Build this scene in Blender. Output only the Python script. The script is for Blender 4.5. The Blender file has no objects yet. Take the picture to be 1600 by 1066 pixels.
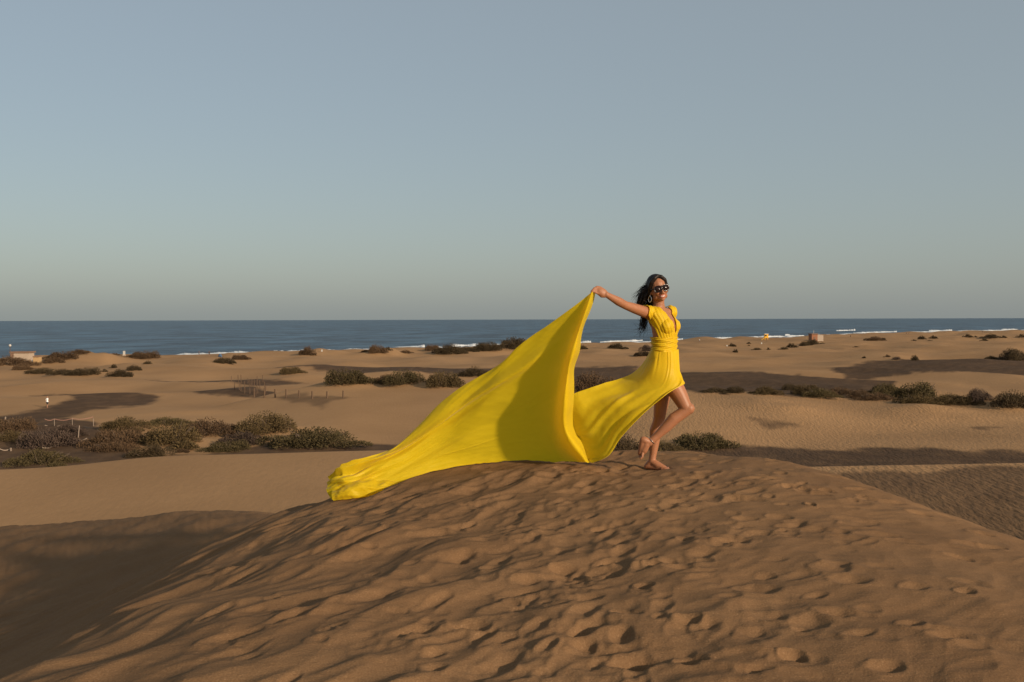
import bpy, bmesh, math, random
import numpy as np
from mathutils import Vector, Matrix, Euler

# ------------------------------------------------------------------ camera, sky, sun, exposure
scene = bpy.context.scene
col = scene.collection
W0, H0, F = 1600.0, 1066.0, 1556.0
PITCH = math.atan((533.0 - 499.2) / F)
ROLL = -0.0028
cam_d = bpy.data.cameras.new('camera'); cam = bpy.data.objects.new('camera', cam_d)
col.objects.link(cam)
cam_d.sensor_width = 36.0; cam_d.lens = 36.0 * F / W0
cam_d.clip_start = 0.05; cam_d.clip_end = 200000.0
CR = (Euler((math.pi / 2 - PITCH, 0, 0)).to_matrix() @ Matrix.Rotation(ROLL, 3, 'Z'))
cam.matrix_world = CR.to_4x4()
scene.camera = cam
scene.render.resolution_x = 1024; scene.render.resolution_y = 682

SUN_EL = math.radians(17.5)
SUN_AZ = math.atan2(0.74, -0.67)            # clockwise from +Y (straight ahead): right and a little behind the camera
sun_dir = Vector((math.sin(SUN_AZ) * math.cos(SUN_EL), math.cos(SUN_AZ) * math.cos(SUN_EL), math.sin(SUN_EL)))
world = bpy.data.worlds.new('World'); scene.world = world; world.use_nodes = True
wn = world.node_tree.nodes; wl = world.node_tree.links
for n in list(wn): wn.remove(n)
sky = wn.new('ShaderNodeTexSky'); sky.sky_type = 'NISHITA'; sky.sun_disc = False
sky.sun_elevation = SUN_EL; sky.sun_rotation = SUN_AZ
sky.altitude = 0.0; sky.air_density = 1.0; sky.dust_density = 2.0; sky.ozone_density = 1.5
bg = wn.new('ShaderNodeBackground'); bg.inputs['Strength'].default_value = 0.087
veil = wn.new('ShaderNodeMix'); veil.data_type = 'RGBA'; veil.inputs['Factor'].default_value = 0.55      # even veil of sea haze over the whole sky
veil.inputs['B'].default_value = (3.62, 4.0, 4.0, 1)
wo = wn.new('ShaderNodeOutputWorld')
wl.new(sky.outputs[0], veil.inputs['A']); wl.new(veil.outputs['Result'], bg.inputs['Color']); wl.new(bg.outputs[0], wo.inputs['Surface'])
sun_l = bpy.data.lights.new('sun', 'SUN'); sun_l.energy = 4.0; sun_l.angle = math.radians(2.2); sun_l.color = (1.0, 0.82, 0.61)
sun_o = bpy.data.objects.new('sun', sun_l); col.objects.link(sun_o)
sun_o.rotation_euler = (-sun_dir).to_track_quat('-Z', 'Y').to_euler()
scene.view_settings.view_transform = 'Standard'
try: scene.view_settings.look = 'None'
except Exception: pass
scene.view_settings.exposure = 0.3; scene.view_settings.gamma = 1.0

random.seed(7); rng = np.random.default_rng(11)
CRn = np.array(CR)

# ------------------------------------------------------------------ helpers
def ray(x, y):
    d = CRn @ np.array([(x - 800.0) / F, -(y - 533.0) / F, -1.0])
    return d / d[1]                              # unit step in depth
def P(x, y, Y):
    d = ray(x, y) * Y
    return Vector((float(d[0]), float(d[1]), float(d[2])))
def tag(o, label=None, cat=None, group=None, kind=None):
    if label: o['label'] = label
    if cat: o['category'] = cat
    if group: o['group'] = group
    if kind: o['kind'] = kind
    return o
def empty(name, loc):
    o = bpy.data.objects.new(name, None); col.objects.link(o); o.location = loc
    o.empty_display_size = 0.2
    return o
def link_mesh(name, me, mat=None, parent=None, smooth=False):
    o = bpy.data.objects.new(name, me); col.objects.link(o)
    if mat is not None and len(me.materials) == 0: me.materials.append(mat)
    if parent is not None:
        o.parent = parent
        if parent.parent is None and parent.type == 'EMPTY': o.matrix_parent_inverse = Matrix.Translation(-Vector(parent.location))
    if smooth: me.polygons.foreach_set('use_smooth', [True] * len(me.polygons))
    return o
def mesh_np(name, V, Q):
    """V (n,3), Q (m,k) arrays"""
    me = bpy.data.meshes.new(name)
    V = np.asarray(V, dtype=np.float32); Q = np.asarray(Q, dtype=np.int32)
    k = Q.shape[1]
    me.vertices.add(len(V)); me.vertices.foreach_set('co', V.ravel())
    me.loops.add(Q.size); me.loops.foreach_set('vertex_index', Q.ravel())
    me.polygons.add(len(Q))
    me.polygons.foreach_set('loop_start', np.arange(0, Q.size, k, dtype=np.int32))
    me.polygons.foreach_set('loop_total', np.full(len(Q), k, dtype=np.int32))
    me.update(calc_edges=True)
    return me
def grid_quads(nr, nc):
    i = np.arange(nr - 1)[:, None] * nc + np.arange(nc - 1)[None, :]
    i = i.ravel()
    return np.stack([i, i + 1, i + nc + 1, i + nc], 1)
class MB:
    """collects simple shapes, builds one mesh"""
    def __init__(s): s.v = []; s.f = []
    def add(s, v, f):
        b = len(s.v); s.v += [tuple(p) for p in v]; s.f += [tuple(i + b for i in q) for q in f]
    def box(s, c, size, rz=0.0):
        cx, cy, cz = c; hx, hy, hz = size[0] / 2, size[1] / 2, size[2] / 2
        ca, sa = math.cos(rz), math.sin(rz)
        v = []
        for z in (-hz, hz):
            for x, y in ((-hx, -hy), (hx, -hy), (hx, hy), (-hx, hy)):
                v.append((cx + x * ca - y * sa, cy + x * sa + y * ca, cz + z))
        s.add(v, [(3, 2, 1, 0), (4, 5, 6, 7), (0, 1, 5, 4), (1, 2, 6, 5), (2, 3, 7, 6), (3, 0, 4, 7)])
    def tube(s, pts, rad, n=8, cap=True):
        pts = [Vector(p) for p in pts]
        if not hasattr(rad, '__len__'): rad = [rad] * len(pts)
        up = Vector((0.123, 0.31, 0.94)); V = []; Fc = []
        t0 = (pts[1] - pts[0]).normalized()
        a = t0.cross(up).normalized()
        for i, p in enumerate(pts):
            t = (pts[min(i + 1, len(pts) - 1)] - pts[max(i - 1, 0)]).normalized()
            a = (a - t * a.dot(t)).normalized(); b = t.cross(a)
            for k in range(n):
                an = 2 * math.pi * k / n
                V.append(p + (a * math.cos(an) + b * math.sin(an)) * rad[i])
        for i in range(len(pts) - 1):
            for k in range(n):
                k2 = (k + 1) % n
                Fc.append((i * n + k, i * n + k2, (i + 1) * n + k2, (i + 1) * n + k))
        if cap:
            Fc.append(tuple(range(n - 1, -1, -1))); m = (len(pts) - 1) * n
            Fc.append(tuple(m + k for k in range(n)))
        s.add(V, Fc)
    def ell(s, c, axes, nu=14, nv=9):
        """axes: three Vectors (half axes)"""
        c = Vector(c); V = []; Fc = []
        for j in range(nv + 1):
            th = math.pi * j / nv
            for i in range(nu):
                ph = 2 * math.pi * i / nu
                V.append(c + axes[0] * (math.sin(th) * math.cos(ph)) + axes[1] * (math.sin(th) * math.sin(ph)) + axes[2] * math.cos(th))
        for j in range(nv):
            for i in range(nu):
                i2 = (i + 1) % nu
                Fc.append((j * nu + i, (j + 1) * nu + i, (j + 1) * nu + i2, j * nu + i2))
        s.add(V, Fc)
    def sph(s, c, r, nu=14, nv=9): s.ell(c, (Vector((r, 0, 0)), Vector((0, r, 0)), Vector((0, 0, r))), nu, nv)
    def limb(s, pts, rad, n=14):
        s.tube(pts, rad, n)
        for p, r in zip(pts, rad): s.sph(p, r * 0.995)
    def build(s, name, mat=None, parent=None, smooth=False):
        me = bpy.data.meshes.new(name); me.from_pydata(s.v, [], s.f); me.update()
        return link_mesh(name, me, mat, parent, smooth)
    def remesh(s, voxel, smooth_it=3, fac=0.5):
        me = bpy.data.meshes.new('tmp'); me.from_pydata(s.v, [], s.f); me.update()
        bm = bmesh.new(); bm.from_mesh(me); bmesh.ops.recalc_face_normals(bm, faces=bm.faces); bm.to_mesh(me); bm.free()
        o = bpy.data.objects.new('tmp', me); col.objects.link(o)
        m = o.modifiers.new('r', 'REMESH'); m.mode = 'VOXEL'; m.voxel_size = voxel
        if smooth_it:
            m2 = o.modifiers.new('s', 'SMOOTH'); m2.iterations = smooth_it; m2.factor = fac
        dg = bpy.context.evaluated_depsgraph_get()
        out = bpy.data.meshes.new_from_object(o.evaluated_get(dg))
        bpy.data.objects.remove(o); bpy.data.meshes.remove(me)
        out.materials.clear()
        return out

def _hash(ix, iy, seed):
    h = (ix.astype(np.int64) * 374761393 + iy.astype(np.int64) * 668265263 + seed * 974711) & 0xffffffff
    h = ((h ^ (h >> 13)) * 1274126177) & 0xffffffff
    h = h ^ (h >> 16)
    return (h & 0xffff).astype(np.float64) / 65535.0 * 2 * math.pi
def perlin(x, y, seed=0):
    x = np.asarray(x, float); y = np.asarray(y, float)
    ix = np.floor(x); iy = np.floor(y); fx = x - ix; fy = y - iy
    u = fx * fx * fx * (fx * (fx * 6 - 15) + 10); v = fy * fy * fy * (fy * (fy * 6 - 15) + 10)
    def g(dx, dy):
        a = _hash(ix + dx, iy + dy, seed)
        return np.cos(a) * (fx - dx) + np.sin(a) * (fy - dy)
    n0 = g(0, 0) * (1 - u) + g(1, 0) * u; n1 = g(0, 1) * (1 - u) + g(1, 1) * u
    return (n0 * (1 - v) + n1 * v) * 1.5
def fbm(x, y, o=3, seed=0):
    s = 0.0; a = 1.0
    for k in range(o):
        s = s + a * perlin(x * 2 ** k, y * 2 ** k, seed + k * 17); a *= 0.5
    return s
def sstep(a, b, x):
    t = np.clip((x - a) / (b - a), 0, 1)
    return t * t * (3 - 2 * t)
def smax(a, b, k):
    h = np.clip(0.5 + 0.5 * (a - b) / k, 0, 1)
    return b * (1 - h) + a * h + k * h * (1 - h)

# ------------------------------------------------------------------ materials
def mat(name):
    m = bpy.data.materials.new(name); m.use_nodes = True
    nt = m.node_tree
    return m, nt, nt.nodes, nt.links, nt.nodes['Principled BSDF']
def simple(name, c, rough=0.7, var=0.12, scale=6.0, metallic=0.0, spec=0.3, bump=0.0):
    m, nt, N, L, b = mat(name)
    tc = N.new('ShaderNodeTexCoord'); no = N.new('ShaderNodeTexNoise'); no.inputs['Scale'].default_value = scale; no.inputs['Detail'].default_value = 5
    L.new(tc.outputs['Object'], no.inputs['Vector'])
    mx = N.new('ShaderNodeMix'); mx.data_type = 'RGBA'
    mx.inputs['A'].default_value = (*[v * (1 - var) for v in c], 1); mx.inputs['B'].default_value = (*[min(1, v * (1 + var)) for v in c], 1)
    L.new(no.outputs['Fac'], mx.inputs['Factor']); L.new(mx.outputs['Result'], b.inputs['Base Color'])
    b.inputs['Roughness'].default_value = rough; b.inputs['Metallic'].default_value = metallic
    b.inputs['Specular IOR Level'].default_value = spec
    if bump:
        bp = N.new('ShaderNodeBump'); bp.inputs['Strength'].default_value = bump; bp.inputs['Distance'].default_value = 0.01
        L.new(no.outputs['Fac'], bp.inputs['Height']); L.new(bp.outputs[0], b.inputs['Normal'])
    return m

DARK_A = (0.068, 0.041, 0.024)  # colour of the dark flats, used for painted dune shade too
def sand_material(name, near):
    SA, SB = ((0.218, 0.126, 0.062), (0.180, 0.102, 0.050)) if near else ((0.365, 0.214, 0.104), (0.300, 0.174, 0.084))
    m, nt, N, L, b = mat(name)
    geo = N.new('ShaderNodeNewGeometry')
    def noise(scale, detail=4, vec=None, rough=0.55):
        n = N.new('ShaderNodeTexNoise'); n.inputs['Scale'].default_value = scale; n.inputs['Detail'].default_value = detail
        n.inputs['Roughness'].default_value = rough
        L.new(vec if vec is not None else geo.outputs['Position'], n.inputs['Vector']); return n
    def mapr(out, a, bb, c, d):
        r = N.new('ShaderNodeMapRange'); r.inputs[1].default_value = a; r.inputs[2].default_value = bb
        r.inputs[3].default_value = c; r.inputs[4].default_value = d; L.new(out, r.inputs[0]); return r.outputs[0]
    def mixc(fac, A, B):
        x = N.new('ShaderNodeMix'); x.data_type = 'RGBA'
        if isinstance(A, tuple): x.inputs['A'].default_value = (*A, 1)
        else: L.new(A, x.inputs['A'])
        if isinstance(B, tuple): x.inputs['B'].default_value = (*B, 1)
        else: L.new(B, x.inputs['B'])
        L.new(fac, x.inputs['Factor']); return x.outputs['Result']
    n1 = noise(0.9 if near else 0.05, 5)
    c = mixc(mapr(n1.outputs['Fac'], 0.35, 0.65, 0, 1), SB, SA)
    if near:
        g = noise(120.0, 3)
        c = mixc(mapr(g.outputs['Fac'], 0.35, 0.68, 0.0, 0.7), c, (0.14, 0.073, 0.035))
        g2 = noise(90.0, 3)
        c = mixc(mapr(g2.outputs['Fac'], 0.58, 0.75, 0.0, 0.5), c, (0.33, 0.195, 0.105))
    else:
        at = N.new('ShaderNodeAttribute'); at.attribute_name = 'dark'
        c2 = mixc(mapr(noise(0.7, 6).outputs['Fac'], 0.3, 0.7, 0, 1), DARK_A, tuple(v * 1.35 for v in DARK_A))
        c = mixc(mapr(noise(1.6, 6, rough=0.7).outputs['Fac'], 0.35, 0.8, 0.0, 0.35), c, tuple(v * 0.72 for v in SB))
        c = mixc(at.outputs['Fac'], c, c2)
    L.new(c, b.inputs['Base Color'])
    b.inputs['Roughness'].default_value = 0.95; b.inputs['Specular IOR Level'].default_value = 0.07
    if near:
        mp = N.new('ShaderNodeMapping'); mp.inputs['Rotation'].default_value = (0, 0, math.radians(35)); mp.inputs['Scale'].default_value = (1.0, 2.2, 1.0)
        L.new(geo.outputs['Position'], mp.inputs['Vector'])
        r1 = noise(6.0, 5, mp.outputs[0])
        b1 = N.new('ShaderNodeBump'); b1.inputs['Strength'].default_value = 0.3; b1.inputs['Distance'].default_value = 0.03
        L.new(r1.outputs['Fac'], b1.inputs['Height'])
        r2 = noise(95.0, 4)
        b2 = N.new('ShaderNodeBump'); b2.inputs['Strength'].default_value = 0.5; b2.inputs['Distance'].default_value = 0.006
        L.new(r2.outputs['Fac'], b2.inputs['Height']); L.new(b1.outputs[0], b2.inputs['Normal'])
        L.new(b2.outputs[0], b.inputs['Normal'])
    else:
        mp = N.new('ShaderNodeMapping'); mp.inputs['Rotation'].default_value = (0, 0, math.radians(20)); mp.inputs['Scale'].default_value = (2.2, 0.8, 1.0)
        L.new(geo.outputs['Position'], mp.inputs['Vector'])
        r1 = noise(1.5, 4, mp.outputs[0])
        b1 = N.new('ShaderNodeBump'); b1.inputs['Strength'].default_value = 0.5; b1.inputs['Distance'].default_value = 0.22
        sx = N.new('ShaderNodeSeparateXYZ'); L.new(geo.outputs['Position'], sx.inputs[0])
        L.new(mapr(sx.outputs['X'], -4.0, 14.0, 0.13, 0.75), b1.inputs['Strength'])
        L.new(r1.outputs['Fac'], b1.inputs['Height']); L.new(b1.outputs[0], b.inputs['Normal'])
    return m
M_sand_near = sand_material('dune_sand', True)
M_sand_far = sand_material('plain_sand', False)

def sea_material():
    m, nt, N, L, b = mat('sea_water')
    geo = N.new('ShaderNodeNewGeometry')
    b.inputs['Base Color'].default_value = (0.018, 0.045, 0.07, 1)
    b.inputs['Roughness'].default_value = 0.3; b.inputs['Specular IOR Level'].default_value = 0.07
    b.inputs['IOR'].default_value = 1.33
    prev = None
    for sc, st, dist, sx in ((0.02, 0.8, 6.0, 0.35), (0.11, 0.8, 1.6, 0.4), (0.5, 0.7, 0.5, 0.6)):
        mp = N.new('ShaderNodeMapping'); mp.inputs['Scale'].default_value = (sx, 1.0, 1.0); mp.inputs['Rotation'].default_value = (0, 0, 0.25)
        L.new(geo.outputs['Position'], mp.inputs['Vector'])
        n = N.new('ShaderNodeTexNoise'); n.inputs['Scale'].default_value = sc; n.inputs['Detail'].default_value = 6; n.inputs['Roughness'].default_value = 0.6
        L.new(mp.outputs[0], n.inputs['Vector'])
        bp = N.new('ShaderNodeBump'); bp.inputs['Strength'].default_value = st; bp.inputs['Distance'].default_value = dist
        L.new(n.outputs['Fac'], bp.inputs['Height'])
        if prev: L.new(prev.outputs[0], bp.inputs['Normal'])
        prev = bp
    L.new(prev.outputs[0], b.inputs['Normal'])
    # broad patches of lighter and darker water
    mp = N.new('ShaderNodeMapping'); mp.inputs['Scale'].default_value = (1.6, 0.7, 1.0)
    L.new(geo.outputs['Position'], mp.inputs['Vector'])
    n = N.new('ShaderNodeTexNoise'); n.inputs['Scale'].default_value = 0.016; n.inputs['Detail'].default_value = 9; n.inputs['Roughness'].default_value = 0.65
    L.new(mp.outputs[0], n.inputs['Vector'])
    r = N.new('ShaderNodeMapRange'); r.inputs[1].default_value = 0.42; r.inputs[2].default_value = 0.60; L.new(n.outputs['Fac'], r.inputs[0])
    mx = N.new('ShaderNodeMix'); mx.data_type = 'RGBA'; mx.inputs['A'].default_value = (0.003, 0.014, 0.034, 1); mx.inputs['B'].default_value = (0.045, 0.098, 0.155, 1)
    L.new(r.outputs[0], mx.inputs['Factor']); L.new(mx.outputs['Result'], b.inputs['Base Color'])
    return m
M_sea = sea_material()
M_foam = simple('sea_foam', (0.60, 0.61, 0.61), 0.9, 0.2, 0.4)

def foliage_material(name, a, bcol):
    m, nt, N, L, b = mat(name)
    tc = N.new('ShaderNodeNewGeometry'); oi = N.new('ShaderNodeObjectInfo')
    no = N.new('ShaderNodeTexNoise'); no.inputs['Scale'].default_value = 0.9; no.inputs['Detail'].default_value = 5; no.inputs['Roughness'].default_value = 0.7
    L.new(tc.outputs['Position'], no.inputs['Vector'])
    r = N.new('ShaderNodeMapRange'); r.inputs[1].default_value = 0.35; r.inputs[2].default_value = 0.65; L.new(no.outputs['Fac'], r.inputs[0])
    mx = N.new('ShaderNodeMix'); mx.data_type = 'RGBA'; mx.inputs['A'].default_value = (*a, 1); mx.inputs['B'].default_value = (*bcol, 1)
    L.new(r.outputs[0], mx.inputs['Factor'])
    hv = N.new('ShaderNodeHueSaturation')
    rr = N.new('ShaderNodeMapRange'); rr.inputs[3].default_value = 0.8; rr.inputs[4].default_value = 1.25; L.new(oi.outputs['Random'], rr.inputs[0])
    L.new(rr.outputs[0], hv.inputs['Value']); L.new(mx.outputs['Result'], hv.inputs['Color'])
    L.new(hv.outputs[0], b.inputs['Base Color'])
    b.inputs['Roughness'].default_value = 0.85; b.inputs['Specular IOR Level'].default_value = 0.15
    return m
FOL = {
    'green': foliage_material('foliage_green', (0.054, 0.041, 0.018), (0.090, 0.067, 0.030)),
    'olive': foliage_material('foliage_olive', (0.064, 0.044, 0.020), (0.105, 0.072, 0.032)),
    'brown': foliage_material('foliage_brown', (0.066, 0.040, 0.022), (0.105, 0.064, 0.035)),
    'grey': foliage_material('foliage_grey', (0.056, 0.038, 0.029), (0.088, 0.060, 0.045)),
    'dark': foliage_material('foliage_dark', (0.040, 0.028, 0.015), (0.070, 0.049, 0.025)),
}
M_wood = simple('weathered_wood', (0.11, 0.068, 0.042), 0.85, 0.25, 12.0)
M_stem = simple('bush_wood', (0.12, 0.085, 0.06), 0.9, 0.2, 8.0)
M_white = simple('white_paint', (0.45, 0.43, 0.40), 0.6, 0.06)
M_cream = simple('cream_plaster', (0.38, 0.30, 0.23), 0.85, 0.1, 2.0)
M_tan = simple('tan_boards', (0.42, 0.27, 0.13), 0.8, 0.15, 3.0)
M_rust = simple('rust_brown_boards', (0.27, 0.115, 0.06), 0.8, 0.18, 4.0)
M_roof = simple('brown_roof', (0.2, 0.12, 0.08), 0.85, 0.15, 3.0)
M_yellowp = simple('yellow_paint', (0.8, 0.42, 0.02), 0.5, 0.06)
M_black = simple('black_panel', (0.02, 0.02, 0.02), 0.5, 0.1)
M_blue = simple('blue_canvas', (0.05, 0.09, 0.16), 0.8, 0.12)
M_cloth_dark = simple('dark_clothes', (0.03, 0.03, 0.035), 0.9, 0.2)
M_cloth_white = simple('white_shirt', (0.75, 0.73, 0.72), 0.9, 0.08)
M_tape = simple('barrier_tape', (0.25, 0.19, 0.145), 0.6, 0.2, 1.5)
M_tape_red = simple('red_barrier_tape', (0.24, 0.12, 0.085), 0.6, 0.2, 1.5)
M_skin2 = simple('far_skin', (0.3, 0.15, 0.09), 0.6, 0.1)

# ------------------------------------------------------------------ terrain
# near dune: smooth shape through surveyed points
CP = np.array([
 (0,-4,-1.9),(6,-4,-3.0),(-6,-4,-3.2),(0,0,-1.62),(-2,0,-1.75),(3,0,-1.72),(8,0,-3.0),(-8,0,-3.6),
 (0,3,-1.58),(2.2,3,-1.60),(-2.2,3,-1.76),(4.5,3,-1.95),(-3.2,3,-2.15),(-4.5,3,-2.75),
 (0,5,-1.475),(2,5,-1.45),(3.4,5,-1.60),(5,5,-2.05),(-1.5,5,-1.56),(-2.4,4.6,-1.72),(-2.9,4.7,-2.00),(-4,4.6,-2.48),(-6,5,-3.12),
 (0,7,-1.385),(1.5,7,-1.335),(3.0,7,-1.47),(3.6,7,-1.58),(5,7,-2.25),(-1.5,7,-1.56),(-2.2,7,-1.75),(-3.0,7.2,-2.12),(-4.1,8,-2.58),
 (1.2,8.6,-1.295),(0.0,8.8,-1.295),(2.31,8.9,-1.285),(2.8,8.6,-1.37),(3.26,7.8,-1.485),
 (-0.85,8.8,-1.43),(-1.52,8.7,-1.61),(-2.3,9.5,-1.93),
 (1.73,9.6,-1.30),(1.7,11,-1.68),(1.7,14,-3.05),(0,10,-1.42),(0,11.5,-1.95),(0,14,-3.2),(-1.4,10.5,-1.98),(-3.6,14,-2.82),
 (4,10,-2.25),(4.6,8.5,-2.25),(5.2,10,-2.8),(6.5,10,-3.5),(9,12,-5.2),(0,20,-6.3),(5,18,-5.6),
 (-7.2,14,-3.75),(-10.35,23,-4.83),(-8.1,21,-4.32),(-13.4,26,-5.60),(-6.1,19,-3.81),(-4.63,18,-3.52),(-3.86,12,-2.93),(-3,25,-7.6),(-8,29,-8.2),(-15,36,-10.2),
 (10,4,-3.9),(14,10,-6.0),(12,24,-8.8),(16,34,-11.5),(0,34,-11.5),(-10,4,-4.1),(-16,10,-5.9),(-22,24,-8.2),(-26,36,-11.5)], float)
def tps_fit(pts):
    X = pts[:, :2]; n = len(X)
    d2 = ((X[:, None] - X[None]) ** 2).sum(-1)
    K = np.where(d2 > 0, 0.5 * d2 * np.log(np.maximum(d2, 1e-12)), 0) + np.eye(n) * 0.02
    A = np.zeros((n + 3, n + 3)); A[:n, :n] = K; A[:n, n] = 1; A[:n, n + 1:] = X; A[n, :n] = 1; A[n + 1:, :n] = X.T
    return np.linalg.solve(A, np.concatenate([pts[:, 2], np.zeros(3)]))
TW = tps_fit(CP)
def near_macro(X, Y):
    X = np.asarray(X, float); Y = np.asarray(Y, float)
    z = TW[-3] + TW[-2] * X + TW[-1] * Y
    for i in range(len(CP)):
        d2 = (X - CP[i, 0]) ** 2 + (Y - CP[i, 1]) ** 2
        z = z + TW[i] * 0.5 * d2 * np.log(np.maximum(d2, 1e-9))
    return z

def prints():
    L = []
    def put(X, Y, a, b, dep, ang): L.append((X, Y, a, b, dep, ang))
    r = random.Random(5)
    # trampled crest and middle of the dune
    for k in range(300):
        Y = r.uniform(3.6, 10.0); c = 0.07 * Y + r.gauss(0, 0.085) * Y
        put(c, Y, r.uniform(0.08, 0.17), r.uniform(0.045, 0.09), r.uniform(0.006, 0.026), r.uniform(0.2, 1.2))
    # left, wind-worn
    for k in range(90):
        Y = r.uniform(3.6, 9.0); put(r.uniform(-0.36, 0.0) * Y, Y, r.uniform(0.10, 0.24), r.uniform(0.04, 0.08), r.uniform(0.008, 0.022), r.uniform(0.6, 1.1))
    # right, scattered single steps
    for k in range(70):
        Y = r.uniform(3.8, 9.2); put(r.uniform(0.16, 0.5) * Y, Y, r.uniform(0.09, 0.17), r.uniform(0.05, 0.09), r.uniform(0.008, 0.028), r.uniform(-0.4, 0.5))
    for k in range(320):
        Y = r.uniform(3.6, 9.6); put(r.uniform(-0.3, 0.36) * Y, Y, r.uniform(0.045, 0.10), r.uniform(0.03, 0.06), r.uniform(0.006, 0.02), r.uniform(-0.2, 1.2))
    # single prints read off the photograph (pixel, half length px)
    for (x, y, hl, dp) in ((1215, 450, 0, 0),(1240,1030,22,.06),(1385,1048,34,.045),(990,1035,42,.075),(1080,1035,30,.06),(1075,975,24,.06),
        (1185,922,40,.04),(1008,920,16,.055),(1267,793,8,.05),(1430,920,28,.03),(1500,870,24,.03),(1310,885,22,.03),(1340,815,40,.022),(1340,790,30,.022),
        (945,825,24,.05),(1025,800,12,.045),(905,1010,30,.05),(980,965,26,.045),(950,892,36,.045),(735,980,36,.06),(1425,980,26,.03),(1510,930,16,.035),
        (1195,755,14,.03),(1165,810,20,.03),(1290,770,20,.025),(880,890,22,.04),(1020,885,14,.05)):
        if hl == 0: continue
        d = ray(x, y); Yh = None
        for Yt in np.arange(3.5, 11, 0.02):
            if d[2] * Yt < near_macro(d[0] * Yt, Yt): Yh = Yt; break
        if Yh: put(d[0] * Yh, Yh, hl / F * Yh * 1.0, max(0.05, hl / F * Yh * 0.62), dp * 0.75, r.uniform(-0.1, 0.5))
    put(1.215, 8.53, 0.16, 0.08, 0.022, -0.45)                       # under the standing foot
    return L
PRINTS = prints()

def near_height(X, Y, detail=True):
    z = near_macro(X, Y)
    if not detail: return z
    dx, dy = 0.66, 0.75
    p = X * dx + Y * dy; q = -X * dy + Y * dx
    fade = (1 - sstep(9.5, 20, Y)) * 0.85 + 0.15
    left = (1 - sstep(-1.2, 1.6, X - 0.02 * Y)) * (1 - 0.75 * sstep(2.2, 3.3, -X))
    wq = q + 0.22 * perlin(p * 0.9, q * 0.9, 3)
    r1 = 1 - np.abs(perlin(p * 0.7, wq * 1.6, 21)) * 2.1
    r2 = 1 - np.abs(perlin(p * 1.1 + 7, wq * 3.3, 22)) * 2.1
    r3 = 1 - np.abs(perlin(p * 2.6 + 3, wq * 7.0, 23)) * 2.1
    z = z + fade * ((0.010 + 0.030 * left) * r1 + (0.005 + 0.013 * left) * r2 + (0.003 + 0.002 * left) * r3)
    z = z + fade * 0.022 * fbm(X * 1.3, Y * 1.3, 3, 41) + 0.05 * sstep(2.6, 4.5, -X) * fbm(p * 0.7, q * 1.6, 4, 44)
    # steps
    dep = np.zeros_like(z); srt = Y.size > 1000 and bool(np.all(np.diff(Y) >= 0))
    for (px, py, a, b, dp, an) in PRINTS:
        R = max(a, b) * 1.7
        if srt:
            i0, i1 = np.searchsorted(Y, (py - R, py + R)); m = i0 + np.nonzero(np.abs(X[i0:i1] - px) < R)[0]
            if len(m) == 0: continue
        else:
            m = (np.abs(X - px) < R) & (np.abs(Y - py) < R)
            if not m.any(): continue
        xx = X[m] - px; yy = Y[m] - py
        c, s = math.cos(an), math.sin(an)
        u = (xx * c + yy * s) / a; v = (-xx * s + yy * c) / b
        wob = 1 + 0.18 * perlin(xx * 14 + px * 9, yy * 14 + py * 9, 5)
        d = np.sqrt(u * u + v * v) * wob
        bowl = np.where(d < 1, np.maximum(1 - d * d, 0) ** 1.3 * (1 + 0.6 * u), 0)
        rim = 0.22 * np.exp(-((d - 1.15) / 0.2) ** 2) * (1 - 0.4 * u)
        dep[m] += dp * (rim - bowl)
    z = z + np.clip(dep * 0.74, -0.08, 0.03)
    return z

# far plain: base level, long dune ridges (crest line, windward and lee slope), single humps
FLAT = -13.5; SEA = -16.0
def px_list(L): 
    o = []
    for (x, y, Y) in L:
        p = P(x, y, Y); o.append((p.x / p.y, Y, p.z))
    o.sort(); o = np.array(o)
    g = np.linspace(o[0, 0], o[-1, 0], 400); k = np.ones(17) / 17.0
    c = [np.convolve(np.pad(np.interp(g, o[:, 0], o[:, j]), 8, mode='edge'), k, 'valid') for j in (1, 2)]
    return np.stack([g, c[0], c[1]], 1)
HEAPS = []
RIDGES = [
  # crest list, front slope, back slope, rounding
  (px_list([(-700,752,58),(-300,742,58),(0,735,58),(120,729,58),(220,715,60),(300,712,60),(420,709,60),(520,705,60),(620,703,60),(800,703,60),(1000,708,60),(1200,733,58),(1300,730,58),(1400,728,58),(1600,724,58),(1900,718,58),(2400,712,58)]), 0.03, 0.30, 0.5),
  (px_list([(-200,690,140),(200,668,140),(330,640,150),(420,617,160),(500,601,165),(620,601,165),(720,600,165),(850,603,160),(1030,607,150),(1100,611,150),(1250,617,150),(1400,622,150),(1600,633,148),(1900,640,145),(2400,650,140)]), 0.055, 0.22, 0.6),
  (px_list([(900,580,250),(1060,572,290),(1200,569,290),(1300,577,270),(1400,578.5,262),(1600,579.5,262),(1900,581,262)]), 0.03, 0.10, 0.5),
  (px_list([(-400,608,215),(0,601,225),(120,598,230),(250,600,225),(400,606,215),(480,600,215)]), 0.02, 0.12, 0.5),
  (px_list([(-200,566,345),(200,566,350),(300,568,350),(440,560,360),(700,553,380),(850,551,400),(1000,549,430),(1100,549,440),(1200,553,400)]), 0.03, 0.05, 0.6),
  (px_list([(-300,620,185),(0,618,185),(70,626,175),(115,632,165),(160,645,155)]), 0.03, 0.2, 0.3),
]
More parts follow.
